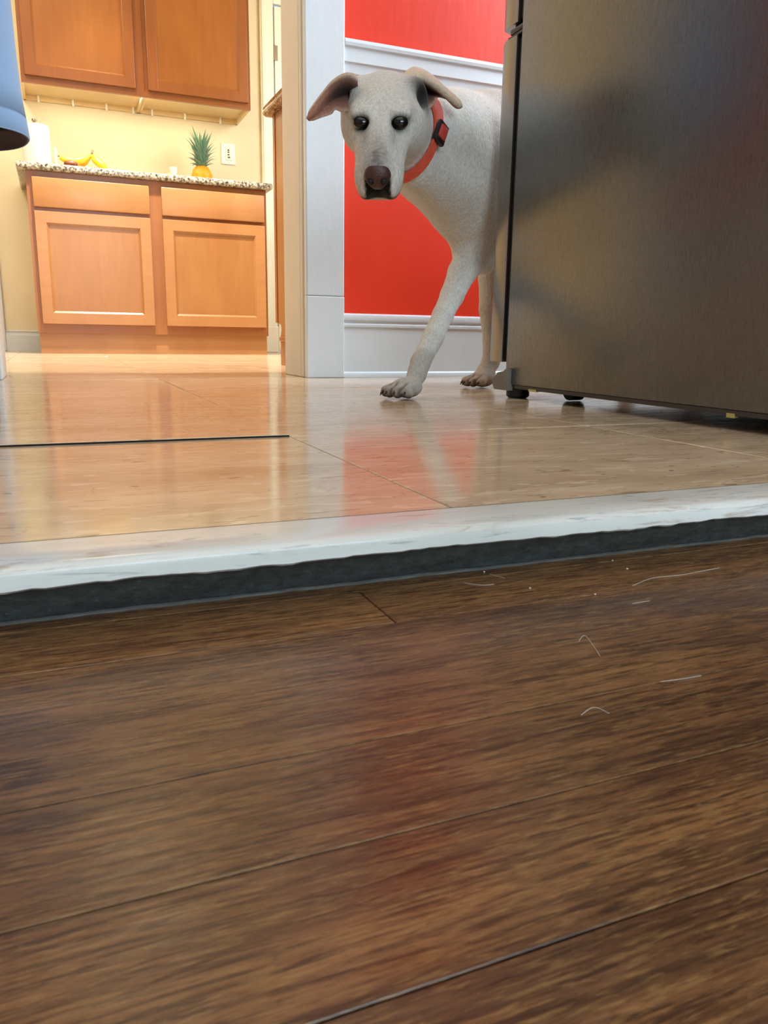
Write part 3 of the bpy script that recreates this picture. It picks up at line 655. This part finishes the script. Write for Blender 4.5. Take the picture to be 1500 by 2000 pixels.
for s in (-1, 1):
    D.ell(H(.085, s * .0285, .0185), (.011, .0125, .0085), HB, .006, True)  # eye socket
    D.cap_(H(.077, s * .0200, .0345), H(.071, s * .0395, .0265), .0040, .0045, .008)  # upper lid
for s in (-1, 1): D.ell(H(.0, s * .062, .022), (.016, .010, .016), HB, .008, True)
D.cap_(H(.078, 0, .044), H(.03, 0, .062), .005, .004, .02, True)      # furrow
D.cap_(H(.178, 0, -.030), H(.176, 0, -.046), .003, .002, .006, True)  # philtrum
# near foreleg, reaching forward
D.cap_((.78, 1.42, .42), (.80, 1.425, .30), .070, .048, .05)
D.chain([(.800, 1.425, .295), (.785, 1.42, .265), (.752, 1.40, .231), (.716, 1.37, .185), (.682, 1.34, .147), (.648, 1.31, .106), (.612, 1.285, .062), (.600, 1.275, .040)],
        [.044, .036, .0275, .0225, .0195, .0195, .0175, .018], .02)
D.cap_((.826, 1.428, .275), (.820, 1.428, .252), .024, .019, .015)       # elbow point
D.cap_((.655, 1.322, .085), (.65, 1.32, .078), .010, .008, .012)      # stopper pad
def paw(c, yaw, s=1.0, F=D):
    # c: centre of the paw on the floor; toes fan out along yaw
    d = np.array([math.cos(yaw), math.sin(yaw), 0]); n = np.array([-d[1], d[0], 0]); c = np.array(c); z = np.array([0, 0, 1.]); tips = []
    F.ell(c - d * .008 * s + z * .019 * s, (.030 * s, .026 * s, .018 * s), [d, n, z], .015)
    for j, (q, l) in enumerate(((-.0205, .018), (-.007, .028), (.0075, .028), (.0205, .018))):
        a = c + n * q * s * .8 + d * .004 + z * .020 * s; e = c + n * q * s * 1.22 + d * l * s + z * .0125 * s
        F.cap_(a, e, .0088 * s, .0104 * s, .0015); tips.append((e, d))
    return tips
tips = paw((.565, 1.252, 0), math.radians(206))
# far foreleg, standing
D.cap_((.90, 1.57, .40), (.93, 1.575, .29), .062, .045, .05)
D.chain([(.93, 1.573, .29), (.915, 1.555, .235), (.903, 1.54, .17), (.905, 1.53, .10), (.900, 1.525, .055), (.885, 1.52, .035)], [.042, .033, .026, .021, .019, .02], .02)
tips += paw((.862, 1.505, 0), math.radians(195))
# hind legs
for yy2, dx in ((1.49, 0), (1.64, -.10)):
    D.cap_((1.46, yy2 + .03, .46), (1.37 + dx, yy2, .315), .095, .062, .05)
    D.chain([(1.37 + dx, yy2, .315), (1.43 + dx, yy2, .235), (1.53 + dx, yy2, .165), (1.505 + dx, yy2, .09), (1.475 + dx, yy2, .04)], [.058, .042, .024, .021, .02], .025)
    D.cap_((1.545 + dx, yy2, .175), (1.53 + dx, yy2, .15), .016, .018, .015)
    paw((1.455 + dx, yy2, 0), math.pi)
D.chain([(1.55, 1.575, .52), (1.63, 1.58, .47), (1.71, 1.59, .38), (1.76, 1.60, .28)], [.034, .026, .019, .011], .03)
me, V = D.mesh('dog_body')
dog = thing('dog', (.85, 1.45, 0), 'large cream white dog with a red collar peering round the white casing', 'dog')
# coat colours (fur and skin markings, plus painted shade in creases and ear pockets)
L = (V - HO) @ HB.T; base = np.array(rgb('D6D2C8')[:3]); C = np.tile(base, (len(V), 1))
def sm(x, a, b): t = np.clip((x - a) / (b - a), 0, 1); return t * t * (3 - 2 * t)
def paint(w, col):
    global C
    C = C * (1 - w[:, None]) + np.array(col[:3])[None] * w[:, None]
hd = sm(-np.linalg.norm(V - H(.06, 0, -.02), axis=1), -.2, -.15)
nz = np.sin(V[:, 0] * 300 + 3 * np.sin(V[:, 2] * 210)) * np.sin(V[:, 1] * 270 + V[:, 2] * 330)
paint(hd * sm(L[:, 2] + .25 * L[:, 0], .05, .075) * .25, rgb('CDB898'))
muz = np.exp(-(((L[:, 0] - .172) / .036) ** 2 + (L[:, 1] / .017) ** 2 + ((L[:, 2] - .010) / .02) ** 2)); paint(np.clip(muz * (1 + .3 * nz), 0, 1) * .85, rgb('5C534E'))
muz = np.exp(-(((L[:, 0] - .125) / .035) ** 2 + (L[:, 1] / .014) ** 2 + ((L[:, 2] - .014) / .02) ** 2)); paint(np.clip(muz, 0, 1) * .35, rgb('8E8A84'))
lip = sm(L[:, 0], .150, .163) * sm(-np.abs(L[:, 1]), -.021, -.017) * sm(-L[:, 2], .010, .018) * sm(L[:, 2], -.058, -.050); paint(np.clip(lip * 1.3, 0, 1), rgb('0C0807'))
lip = sm(L[:, 0], .09, .14) * np.exp(-((L[:, 2] + .050 + .0 * L[:, 0]) / .0045) ** 2) * sm(np.abs(L[:, 1]), .010, .016); paint(lip * .9, rgb('1E1614'))
chin = sm(L[:, 0], .145, .158) * sm(-L[:, 2], .058, .064); paint(chin * .4, rgb('7A6C58'))
for s in (-1, 1):
    e = H(.081, s * .0285, .0185); dd = (V - e) @ HB.T
    paint(np.exp(-((dd[:, 0] / .022) ** 2 + (dd[:, 1] / .0180) ** 2 + (dd[:, 2] / .0125) ** 2) ** 2) * .96, rgb('1C1512'))
    e = H(.096, s * .019, .005); dd = (V - e) @ HB.T
    paint(np.exp(-((dd[:, 1] + .0 * s) / .005) ** 2 - (dd[:, 2] / .013) ** 2 - (dd[:, 0] / .03) ** 2) * .95, rgb('2E2520'))
    e = H(.11, s * .024, -.02); dd = (V - e) @ HB.T
    paint(np.exp(-((dd[:, 1]) / .005) ** 2 - (dd[:, 2] / .02) ** 2 - (dd[:, 0] / .03) ** 2) * .55, rgb('8A7A66'))  # shade of the muzzle crease painted into the coat
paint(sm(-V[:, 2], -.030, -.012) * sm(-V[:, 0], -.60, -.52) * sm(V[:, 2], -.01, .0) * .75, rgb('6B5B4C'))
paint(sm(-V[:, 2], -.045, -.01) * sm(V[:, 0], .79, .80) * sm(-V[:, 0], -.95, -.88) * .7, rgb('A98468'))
for pc, yw in (((.565, 1.252), 206), ((.862, 1.505), 195)):
    d2 = np.array([math.cos(math.radians(yw)), math.sin(math.radians(yw))]); n2 = np.array([-d2[1], d2[0]]); q2 = V[:, :2] - np.array(pc); ff = q2 @ d2; ll = q2 @ n2
    for g in (-.0155, 0, .0155): paint(np.exp(-((ll - g * (1 + ff * 4)) / .0022) ** 2) * sm(ff, .004, .016) * sm(-V[:, 2], -.034, -.026) * .8, rgb('3E2C22'))  # shade in the gaps between toes, painted as dark lines
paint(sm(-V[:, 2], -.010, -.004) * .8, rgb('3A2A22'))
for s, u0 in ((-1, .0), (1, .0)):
    e = H(-.012, s * .060, .022 if s > 0 else .024); dd = np.linalg.norm(V - e, axis=1); paint(np.exp(-(dd / (.029 if s > 0 else .022)) ** 4) * .98, rgb('1A120F'))  # depth shade of the ear pockets painted onto the skull
paint(sm(V[:, 0], .84, .90) * sm(-V[:, 2], -.42, -.25) * .30, rgb('B8A080'))
at = me.color_attributes.new('coat', 'FLOAT_COLOR', 'POINT'); at.data.foreach_set('color', np.concatenate([C, np.ones((len(C), 1))], 1).astype(np.float32).ravel())
body = link('body', me, M['coat'], dog)
def rotm(B): return Matrix(((B[0][0], B[1][0], B[2][0]), (B[0][1], B[1][1], B[2][1]), (B[0][2], B[1][2], B[2][2])))
RH = rotm(HB)
for s in (-1, 1):
    eo = MB().ell(H(.0765, s * .0285, .0180), (.0125, .0135, .0102), RH, 28, 18).build('eye', M['eye'], dog, smooth=True)
# nose pad: shaped wedge with two nostrils
b = bmesh.new(); bmesh.ops.create_uvsphere(b, u_segments=36, v_segments=24, radius=1)
for v in b.verts:
    f, s, u = v.co.x, v.co.y, v.co.z; w = 1.0 - .25 * max(0, -u); f *= (1 - .12 * max(0, u))
    nn = math.exp(-(((abs(s) - .5) / .22) ** 2 + ((u + .18) / .22) ** 2)) * (1 if f > 0 else 0); f -= .5 * nn
    f -= .12 * math.exp(-(s / .1) ** 2) * (1 if u < .1 and f > 0 else 0)
    v.co = Vector(H(.180 + f * .0150, s * .0197 * w, -.0135 + u * .0195))
q = MB(); q.b.free(); q.b = b; ns = q.build('nose', M['nose'], dog, smooth=True, label='brown nose')
for s in (-1, 1): MB().ell(H(.1900, s * .0095, -.0165), (.0035, .0048, .0042), RH, 12, 8).build('nostril', M['nostril'], ns, smooth=True)
for e, d in tips:
    e = Vector(e); d = Vector(d); MB().tube([e + d * .007 + Vector((0, 0, .001)), e + d * .014 - Vector((0, 0, .002)), e + d * .0165 - Vector((0, 0, .007))], [.0026, .002, .0005], 8).build('claw', M['claw'], dog, smooth=True)
#EARS
def sheet(rows, nu=26, nv=22):
    A = np.array(rows, float)
    def cr(P, t):
        n = len(P) - 1; x = t * n; i = min(int(x), n - 1); u = x - i; p0 = P[max(i - 1, 0)]; p1 = P[i]; p2 = P[i + 1]; p3 = P[min(i + 2, n)]
        return .5 * ((2 * p1) + (-p0 + p2) * u + (2 * p0 - 5 * p1 + 4 * p2 - p3) * u * u + (-p0 + 3 * p1 - 3 * p2 + p3) * u ** 3)
    G = []
    for i in range(nu + 1):
        row = np.array([cr(A[:, c], i / nu) for c in range(A.shape[1])]); G.append([cr(row, j / nv) for j in range(nv + 1)])
    return np.array(G)
def ear(rows, inner_sign, cols):
    G = sheet(rows); nu, nv = G.shape[0], G.shape[1]; du = np.gradient(G, axis=0); dv = np.gradient(G, axis=1)
    N = np.cross(du, dv); N /= (np.linalg.norm(N, axis=2, keepdims=True) + 1e-9); N *= (1 if N[N.shape[0] // 2 - 4, N.shape[1] * 5 // 8, 1] < 0 else -1)
    edge = np.minimum(np.minimum(np.arange(nu)[:, None], nu - 1 - np.arange(nu)[:, None] + 0 * np.arange(nv)[None]), np.minimum(np.arange(nv)[None], nv - 1 - np.arange(nv)[None]))
    th = .0032 * np.clip(edge / 2.5, .25, 1)[..., None]; A1 = G + N * th; B1 = G - N * th       # A1 = inner face
    vs = np.concatenate([A1.reshape(-1, 3), B1.reshape(-1, 3)]); o = nu * nv; fs = []
    for i in range(nu - 1):
        for j in range(nv - 1):
            a = i * nv + j; fs.append((a, a + 1, a + nv + 1, a + nv)); fs.append((o + a, o + a + nv, o + a + nv + 1, o + a + 1))
    per = [(0, j) for j in range(nv)] + [(i, nv - 1) for i in range(1, nu)] + [(nu - 1, j) for j in range(nv - 2, -1, -1)] + [(i, 0) for i in range(nu - 2, 0, -1)]
    for q in range(len(per)):
        a = per[q][0] * nv + per[q][1]; b2 = per[(q + 1) % len(per)]; b2 = b2[0] * nv + b2[1]; fs.append((a, o + a, o + b2, b2))
    me = bpy.data.meshes.new('ear'); me.from_pydata(vs.tolist(), [], fs); bm = bmesh.new(); bm.from_mesh(me); bmesh.ops.recalc_face_normals(bm, faces=bm.faces[:]); bm.to_mesh(me); bm.free()
    u = np.repeat(np.arange(nu) / (nu - 1), nv); w = np.tile(np.arange(nv) / (nv - 1), nu)
    outer = np.tile(np.array(rgb('D9C6AC')[:3]), (o, 1)); pink = np.array(rgb('A87460')[:3]); dark = np.array(rgb('2E201A')[:3])
    ins = sm(w, cols[0], cols[0] + .12) * (1 - .5 * sm(w, .9, 1)); k = np.exp(-(((u - cols[1]) / .34) ** 2 + ((w - cols[2]) / .30) ** 2) ** 1.5)  # shade of the ear opening painted dark near the root
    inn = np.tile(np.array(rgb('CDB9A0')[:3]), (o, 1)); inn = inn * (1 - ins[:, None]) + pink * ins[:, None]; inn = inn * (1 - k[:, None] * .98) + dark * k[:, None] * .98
    outer = outer * (1 - ins[:, None]) + inn * ins[:, None]; C2 = np.concatenate([inn, outer]); at = me.color_attributes.new('coat', 'FLOAT_COLOR', 'POINT'); at.data.foreach_set('color', np.concatenate([C2, np.ones((len(C2), 1))], 1).astype(np.float32).ravel())
    return link('ear', me, M['coat'], dog, smooth=True)
RE = [[(0.5482, 1.245, 0.5157), (0.5475, 1.215, 0.4973), (0.5764, 1.25, 0.4965), (0.5856, 1.225, 0.4642)], [(0.5814, 1.275, 0.5397), (0.5674, 1.22, 0.5078), (0.6043, 1.27, 0.5082), (0.6019, 1.24, 0.4757)], [(0.614, 1.29, 0.5412), (0.6003, 1.235, 0.5047), (0.6171, 1.265, 0.5054), (0.6181, 1.255, 0.4937)], [(0.64, 1.285, 0.5236), (0.6281, 1.245, 0.4955), (0.6348, 1.26, 0.4977), (0.6389, 1.262, 0.4948)], [(0.6588, 1.275, 0.5067), (0.6538, 1.255, 0.487), (0.6546, 1.262, 0.4872), (0.6552, 1.265, 0.4872)], [(0.6667, 1.265, 0.4941), (0.6662, 1.26, 0.4865), (0.6654, 1.262, 0.4853), (0.6631, 1.263, 0.4845)]]
LE = [[(0.4627, 1.225, 0.4992), (0.4598, 1.215, 0.4861), (0.473, 1.245, 0.4796), (0.4496, 1.205, 0.4423)], [(0.4487, 1.235, 0.5023), (0.4378, 1.205, 0.4835), (0.4524, 1.245, 0.4756), (0.4349, 1.215, 0.4415)], [(0.4304, 1.24, 0.4919), (0.4166, 1.205, 0.471), (0.4286, 1.235, 0.4644), (0.4259, 1.22, 0.4446)], [(0.4137, 1.235, 0.4727), (0.4004, 1.205, 0.4535), (0.4119, 1.225, 0.4499), (0.4184, 1.215, 0.4368)], [(0.3955, 1.225, 0.4508), (0.3874, 1.205, 0.4373), (0.3955, 1.215, 0.4342), (0.401, 1.212, 0.4291)], [(0.3809, 1.215, 0.4311), (0.3753, 1.205, 0.4232), (0.3792, 1.21, 0.422), (0.3825, 1.21, 0.4216)]]
ear(RE, -1, (.36, .12, .66)); ear(LE, -1, (.22, .26, .55))

#COLLAR
nc_ = np.array([.582, 1.312, .436]); na = nrm(np.array([.80, .40, -.44])); e1 = nrm(np.cross(na, [0, 0, 1])); e2 = np.cross(na, e1)
def ringpt(a, off):
    c = nc_ + na * off; d = e1 * math.cos(a) + e2 * math.sin(a); t = .03
    while t < .2 and D.sample(c + d * t) < .0025: t += .001
    return c + d * t, d
NA = 96; rads = []
for i in range(NA):
    a = 2 * math.pi * i / NA; rads.append([np.linalg.norm(ringpt(a, o_)[0] - (nc_ + na * o_)) for o_ in (-.0095, 0, .0095)])
rads = np.array(rads)
for _ in range(3): rads = (np.roll(rads, 1, 0) + rads * 2 + np.roll(rads, -1, 0)) / 4
b = bmesh.new(); rr_ = []
for i in range(NA):
    a = 2 * math.pi * i / NA; d = e1 * math.cos(a) + e2 * math.sin(a); pr = []
    for oi, o_ in enumerate((-.0095, 0, .0095)): pr.append(nc_ + na * o_ + d * (rads[i, oi] + .0035))
    for oi, o_ in ((2, .0095), (1, 0), (0, -.0095)): pr.append(nc_ + na * o_ + d * (rads[i, oi] - .001))
    rr_.append([b.verts.new(p) for p in pr])
for i in range(NA):
    for k in range(6): b.faces.new((rr_[i][k], rr_[(i + 1) % NA][k], rr_[(i + 1) % NA][(k + 1) % 6], rr_[i][(k + 1) % 6]))
q = MB(); q.b.free(); q.b = b; cl = q.build('collar', M['collar'], dog, smooth='auto', label='red woven collar')
# buckle on the camera side of the neck
best = min(range(NA), key=lambda i: np.linalg.norm(nc_ + (e1 * math.cos(2 * math.pi * i / NA) + e2 * math.sin(2 * math.pi * i / NA)) * rads[i, 1] - np.array([.63, 1.245, .432]))); a = 2 * math.pi * best / NA; d = e1 * math.cos(a) + e2 * math.sin(a); tn = nrm(np.cross(na, d))
bp = nc_ + d * (rads[best, 1] + .009); BR = rotm([na, tn, d])
def obox(c, r, B): 
    mb = MB(); mb.box(-r[0], r[0], -r[1], r[1], -r[2], r[2], min(r) * .5, 2)
    for v in mb.b.verts: v.co = Vector(c) + B @ v.co
    return mb
bk = obox(bp, (.0130, .0175, .0042), BR).build('buckle', M['black'], cl, origin=ORG[cl.name], smooth='auto', label='black buckle frame')
obox(bp + d * .004, (.0088, .0110, .004), BR).build('buckle_clasp', M['buckle_red'], dog, smooth='auto', label='red buckle clasp')
#PERSON
PSN = thing('person', (-.26, 1.62, 0), 'person in blue grey shorts at left edge, only one shorts leg in view', 'person')
P = Field((-.75, 1.3, -.01), (.2, 1.95, 1.80), .006)
LX = (-.150, -.37)
for x in LX:
    P.chain([(x, 1.63, .90), (x, 1.625, .72), (x, 1.61, .47), (x, 1.635, .33), (x, 1.645, .12), (x, 1.65, .06)], [.09, .078, .052, .05, .036, .036], .03)
    P.chain([(x, 1.665, .035), (x + (.0 if x > -.2 else 0), 1.54, .03), (x, 1.48, .022)], [.034, .032, .022], .02)
P.ell((-.26, 1.63, .96), (.17, .11, .12), k=.05); P.ell((-.26, 1.63, 1.15), (.15, .10, .16), k=.06); P.ell((-.26, 1.63, 1.33), (.185, .115, .15), k=.06)
P.cap_((-.41, 1.63, 1.42), (-.11, 1.63, 1.42), .055, .055, .05); P.cap_((-.26, 1.635, 1.42), (-.26, 1.62, 1.55), .052, .05, .03)
P.ell((-.26, 1.61, 1.655), (.073, .095, .11), k=.03); P.ell((-.26, 1.58, 1.60), (.052, .06, .06), k=.03); P.cap_((-.26, 1.52, 1.66), (-.26, 1.505, 1.635), .008, .013, .012)
for s in (-1, 1):
    sx = -.26 + s * .19
    P.ell((-.26 + s * .075, 1.62, 1.645), (.012, .02, .03), k=.01)
    P.chain([(sx, 1.63, 1.41), (sx + s * .035, 1.64, 1.14), (sx + s * .03, 1.60, .90)], [.05, .038, .026], .03)
    h0 = np.array([sx + s * .03, 1.595, .87]); P.ell(h0 - [0, 0, .03], (.018, .036, .045), k=.015)
    for j, (dy, l) in enumerate(((-.027, .055), (-.009, .07), (.009, .075), (.027, .06))):
        a0 = h0 + [0, dy, -.065]; a1 = a0 + [-s * .006, 0, -l * .55]; a2 = a1 + [-s * .014, 0, -l * .45]; P.chain([a0, a1, a2], [.0095, .009, .008], .004)
    P.chain([h0 + [0, -.03, -.02], h0 + [-s * .008, -.052, -.05], h0 + [-s * .012, -.055, -.08]], [.012, .010, .009], .006)
me, _ = P.mesh('person_body'); link('body', me, M['skin'], PSN)
T = Field((-.75, 1.3, .84), (.2, 1.95, 1.60), .007)
T.ell((-.26, 1.63, .98), (.182, .125, .12), k=.05); T.ell((-.26, 1.63, 1.15), (.167, .118, .16), k=.06); T.ell((-.26, 1.63, 1.33), (.20, .13, .15), k=.06); T.cap_((-.42, 1.63, 1.42), (-.10, 1.63, 1.42), .068, .068, .05)
for s in (-1, 1): T.cap_((-.26 + s * .19, 1.63, 1.41), (-.26 + s * .215, 1.64, 1.22), .066, .058, .03)
T.cap_((-.26, 1.62, 1.50), (-.26, 1.6, 1.62), .062, .07, .01, True)
me, _ = T.mesh('shirt'); link('shirt', me, M['shirt'], PSN)
Hh = Field((-.4, 1.45, 1.55), (-.1, 1.8, 1.80), .006); Hh.ell((-.26, 1.63, 1.68), (.083, .096, .098), k=.02); Hh.ell((-.26, 1.50, 1.64), (.075, .06, .085), k=.03, cut=True)
me, _ = Hh.mesh('hair'); link('hair', me, M['hair'], PSN)
for s in (-1, 1): MB().ell((-.26 + s * .031, 1.528, 1.655), (.012, .010, .008)).build('eye', M['eye'], PSN, smooth=True)
for x in LX:
    sh = Field((x - .08, 1.40, -.002), (x + .08, 1.75, .14), .005); sh.chain([(x, 1.665, .045), (x, 1.56, .042), (x, 1.475, .034)], [.042, .042, .034], .02); sh.cap_((x, 1.655, .05), (x, 1.655, .085), .045, .045, .02)
    me, _ = sh.mesh('shoe'); so = link('shoe', me, M['shoe'], PSN)
    pr = [(x + .046 * math.cos(t) * (1 if math.sin(t) > 0 else .9), 1.575 + .135 * math.sin(t)) for t in np.linspace(0, 2 * math.pi, 29)[:-1]]
    MB().prism(pr, 'z', .001, .018).build('sole', M['sole'], so, origin=ORG[so.name])
# shorts: an open double-walled tube per leg, joined at the hips
so = thing('tmp', (0, 0, 0), None, None); bpy.data.objects.remove(so)
b = bmesh.new(); NS = 56
def tubeleg(cx, s):
    prof = [(.432, .128, .130), (.434, .1295, .1315), (.450, .1285, .1305), (.462, .1275, .1295), (.466, .1255, .1275), (.470, .1270, .1290), (.51, .1225, .126), (.58, .1185, .123), (.66, .116, .121), (.74, .115, .121), (.80, .115, .125)]
    def ring(z, rx, ry, inn):
        out = []
        for k in range(NS):
            t = 2 * math.pi * k / NS; wv = (.0045 * math.sin(3 * t + 1.2 * s) + .003 * math.sin(5 * t + z * 9)) * max(0, 1 - (z - .43) * 1.6)
            out.append(b.verts.new((cx + (rx + wv - inn) * math.cos(t), 1.62 + (ry + wv - inn) * math.sin(t), z + .006 * math.cos(t) * s * (1 if z < .47 else .3))))
        return out
    O = [ring(z, rx, ry, 0) for z, rx, ry in prof]; I = [ring(z, rx, ry, .003) for z, rx, ry in prof]
    for Q in (O, I):
        for i in range(len(Q) - 1):
            for k in range(NS):
                f = b.faces.new((Q[i][k], Q[i][(k + 1) % NS], Q[i + 1][(k + 1) % NS], Q[i + 1][k])); f.material_index = 0 if Q is O else 1
    for k in range(NS): b.faces.new((O[0][k], O[0][(k + 1) % NS], I[0][(k + 1) % NS], I[0][k]))
tubeleg(-.142, 1); tubeleg(-.378, -1)
r1 = []
for z, rx, ry in ((.77, .235, .135), (.86, .205, .135), (.97, .187, .128), (.972, .180, .122), (.80, .22, .128)):
    r1.append([b.verts.new((-.26 + rx * math.cos(2 * math.pi * k / NS), 1.625 + ry * math.sin(2 * math.pi * k / NS), z)) for k in range(NS)])
for i in range(4):
    for k in range(NS): b.faces.new((r1[i][k], r1[i][(k + 1) % NS], r1[i + 1][(k + 1) % NS], r1[i + 1][k]))
me = bpy.data.meshes.new('shorts'); b.to_mesh(me); b.free(); sh = link('shorts', me, [M['shorts'], M['shortsin']], PSN, smooth=True, label='blue grey shorts with a wide stitched hem')
# added fixture rings for the stand-in spots (outside the picture)
for x, y in ((.55, 3.62), (.35, 4.05)):
    f = thing('added_recessed_light', (x, y, 2.47), 'added round recessed ceiling light %s' % ('over the kitchen floor' if y < 4 else 'over the counter'), 'ceiling light')
    mb = MB()
    prr = [(.075, 2.4995), (.075, 2.492), (.058, 2.488), (.055, 2.4995)]
    rings = [[mb.b.verts.new((x + r_ * math.cos(2 * math.pi * k / 32), y + r_ * math.sin(2 * math.pi * k / 32), z_)) for k in range(32)] for r_, z_ in prr]
    for i in range(4):
        for k in range(32): mb.b.faces.new((rings[i][k], rings[i][(k + 1) % 32], rings[(i + 1) % 4][(k + 1) % 32], rings[(i + 1) % 4][k]))
    mb.build('ring', M['plastic_w'], f, smooth='auto')

# loose white dog hairs and crumbs on the wood by the step
M['hairw'] = flat('white_dog_hair', rgb('D8CEC0'), .6, var=0)
HL = ['longest pale dog hair, gently curved along the plank right below the step', 'hooked pale dog hair bent like an upturned V below the others near the step', 'short bent pale dog hair close to the grey mortar, left of the longest hair', 'very short straight pale dog hair touching the mortar side of a bent hair', 'arched pale dog hair, the one nearest the camera', 'straight pale dog hair at right, between hooked hair and arched hair', 'very short pale dog hair lying just below the longest one']
for lb, pts in zip(HL, [[(0.3065, 0.3444, -0.0355), (0.3287, 0.3521, -0.0355), (0.3499, 0.351, -0.0355), (0.385, 0.3544, -0.0355)] ,
[(0.2231, 0.2841, -0.0355), (0.2308, 0.2895, -0.0355), (0.2261, 0.2762, -0.0355), (0.2218, 0.2662, -0.0355)] ,
[(0.2147, 0.3844, -0.0355), (0.2224, 0.3764, -0.0355), (0.2305, 0.3755, -0.0355)] ,
[(0.238, 0.3942, -0.0355), (0.2426, 0.3837, -0.0355)] ,
[(0.1784, 0.2222, -0.0355), (0.1871, 0.2257, -0.0355), (0.1894, 0.2193, -0.0355)] ,
[(0.2499, 0.233, -0.0355), (0.2388, 0.2334, -0.0355), (0.2287, 0.2346, -0.0355)] ,
[(0.2848, 0.3188, -0.0355), (0.2979, 0.3194, -0.0355)] ,]):
    v = [Vector(p) for p in pts]; sm_ = []
    for i in range(len(v) - 1):
        p0, p1, p2, p3 = v[max(i - 1, 0)], v[i], v[i + 1], v[min(i + 2, len(v) - 1)]
        for k in range(6):
            u = k / 6; sm_.append(.5 * ((2 * p1) + (p2 - p0) * u + (2 * p0 - 5 * p1 + 4 * p2 - p3) * u * u + (3 * p1 - p0 - 3 * p2 + p3) * u ** 3))
    sm_.append(v[-1])
    o = MB().tube([p + Vector((0, 0, -.0003)) for p in sm_], .00011, 5).build('dog_hair', M['hairw'], None, origin=v[0], smooth=True)
    tag(o, lb, 'hair', 'loose dog hairs on the wood floor')
for p in [(0.2372, 0.3991, -0.0355) ,
(0.2463, 0.3615, -0.0355) ,
(0.2752, 0.339, -0.0355) ,
(0.3301, 0.3917, -0.0355) ,
(0.216, 0.4281, -0.0355) ,
(0.3269, 0.3733, -0.0355) ,]:
    b = bmesh.new(); bmesh.ops.create_icosphere(b, subdivisions=1, radius=.0007)
    for w in b.verts: w.co = Vector((w.co.x * random.uniform(.7, 1.5), w.co.y * random.uniform(.7, 1.3), w.co.z * .6)) + Vector((p[0], p[1], -.0357))
    q = MB(); q.b.free(); q.b = b; o = q.build('crumb', M['hairw'], None, origin=(p[0], p[1], -.036))
    tag(o, 'tiny pale crumb on the dark wood below the step', 'crumb', 'crumbs on the wood floor')
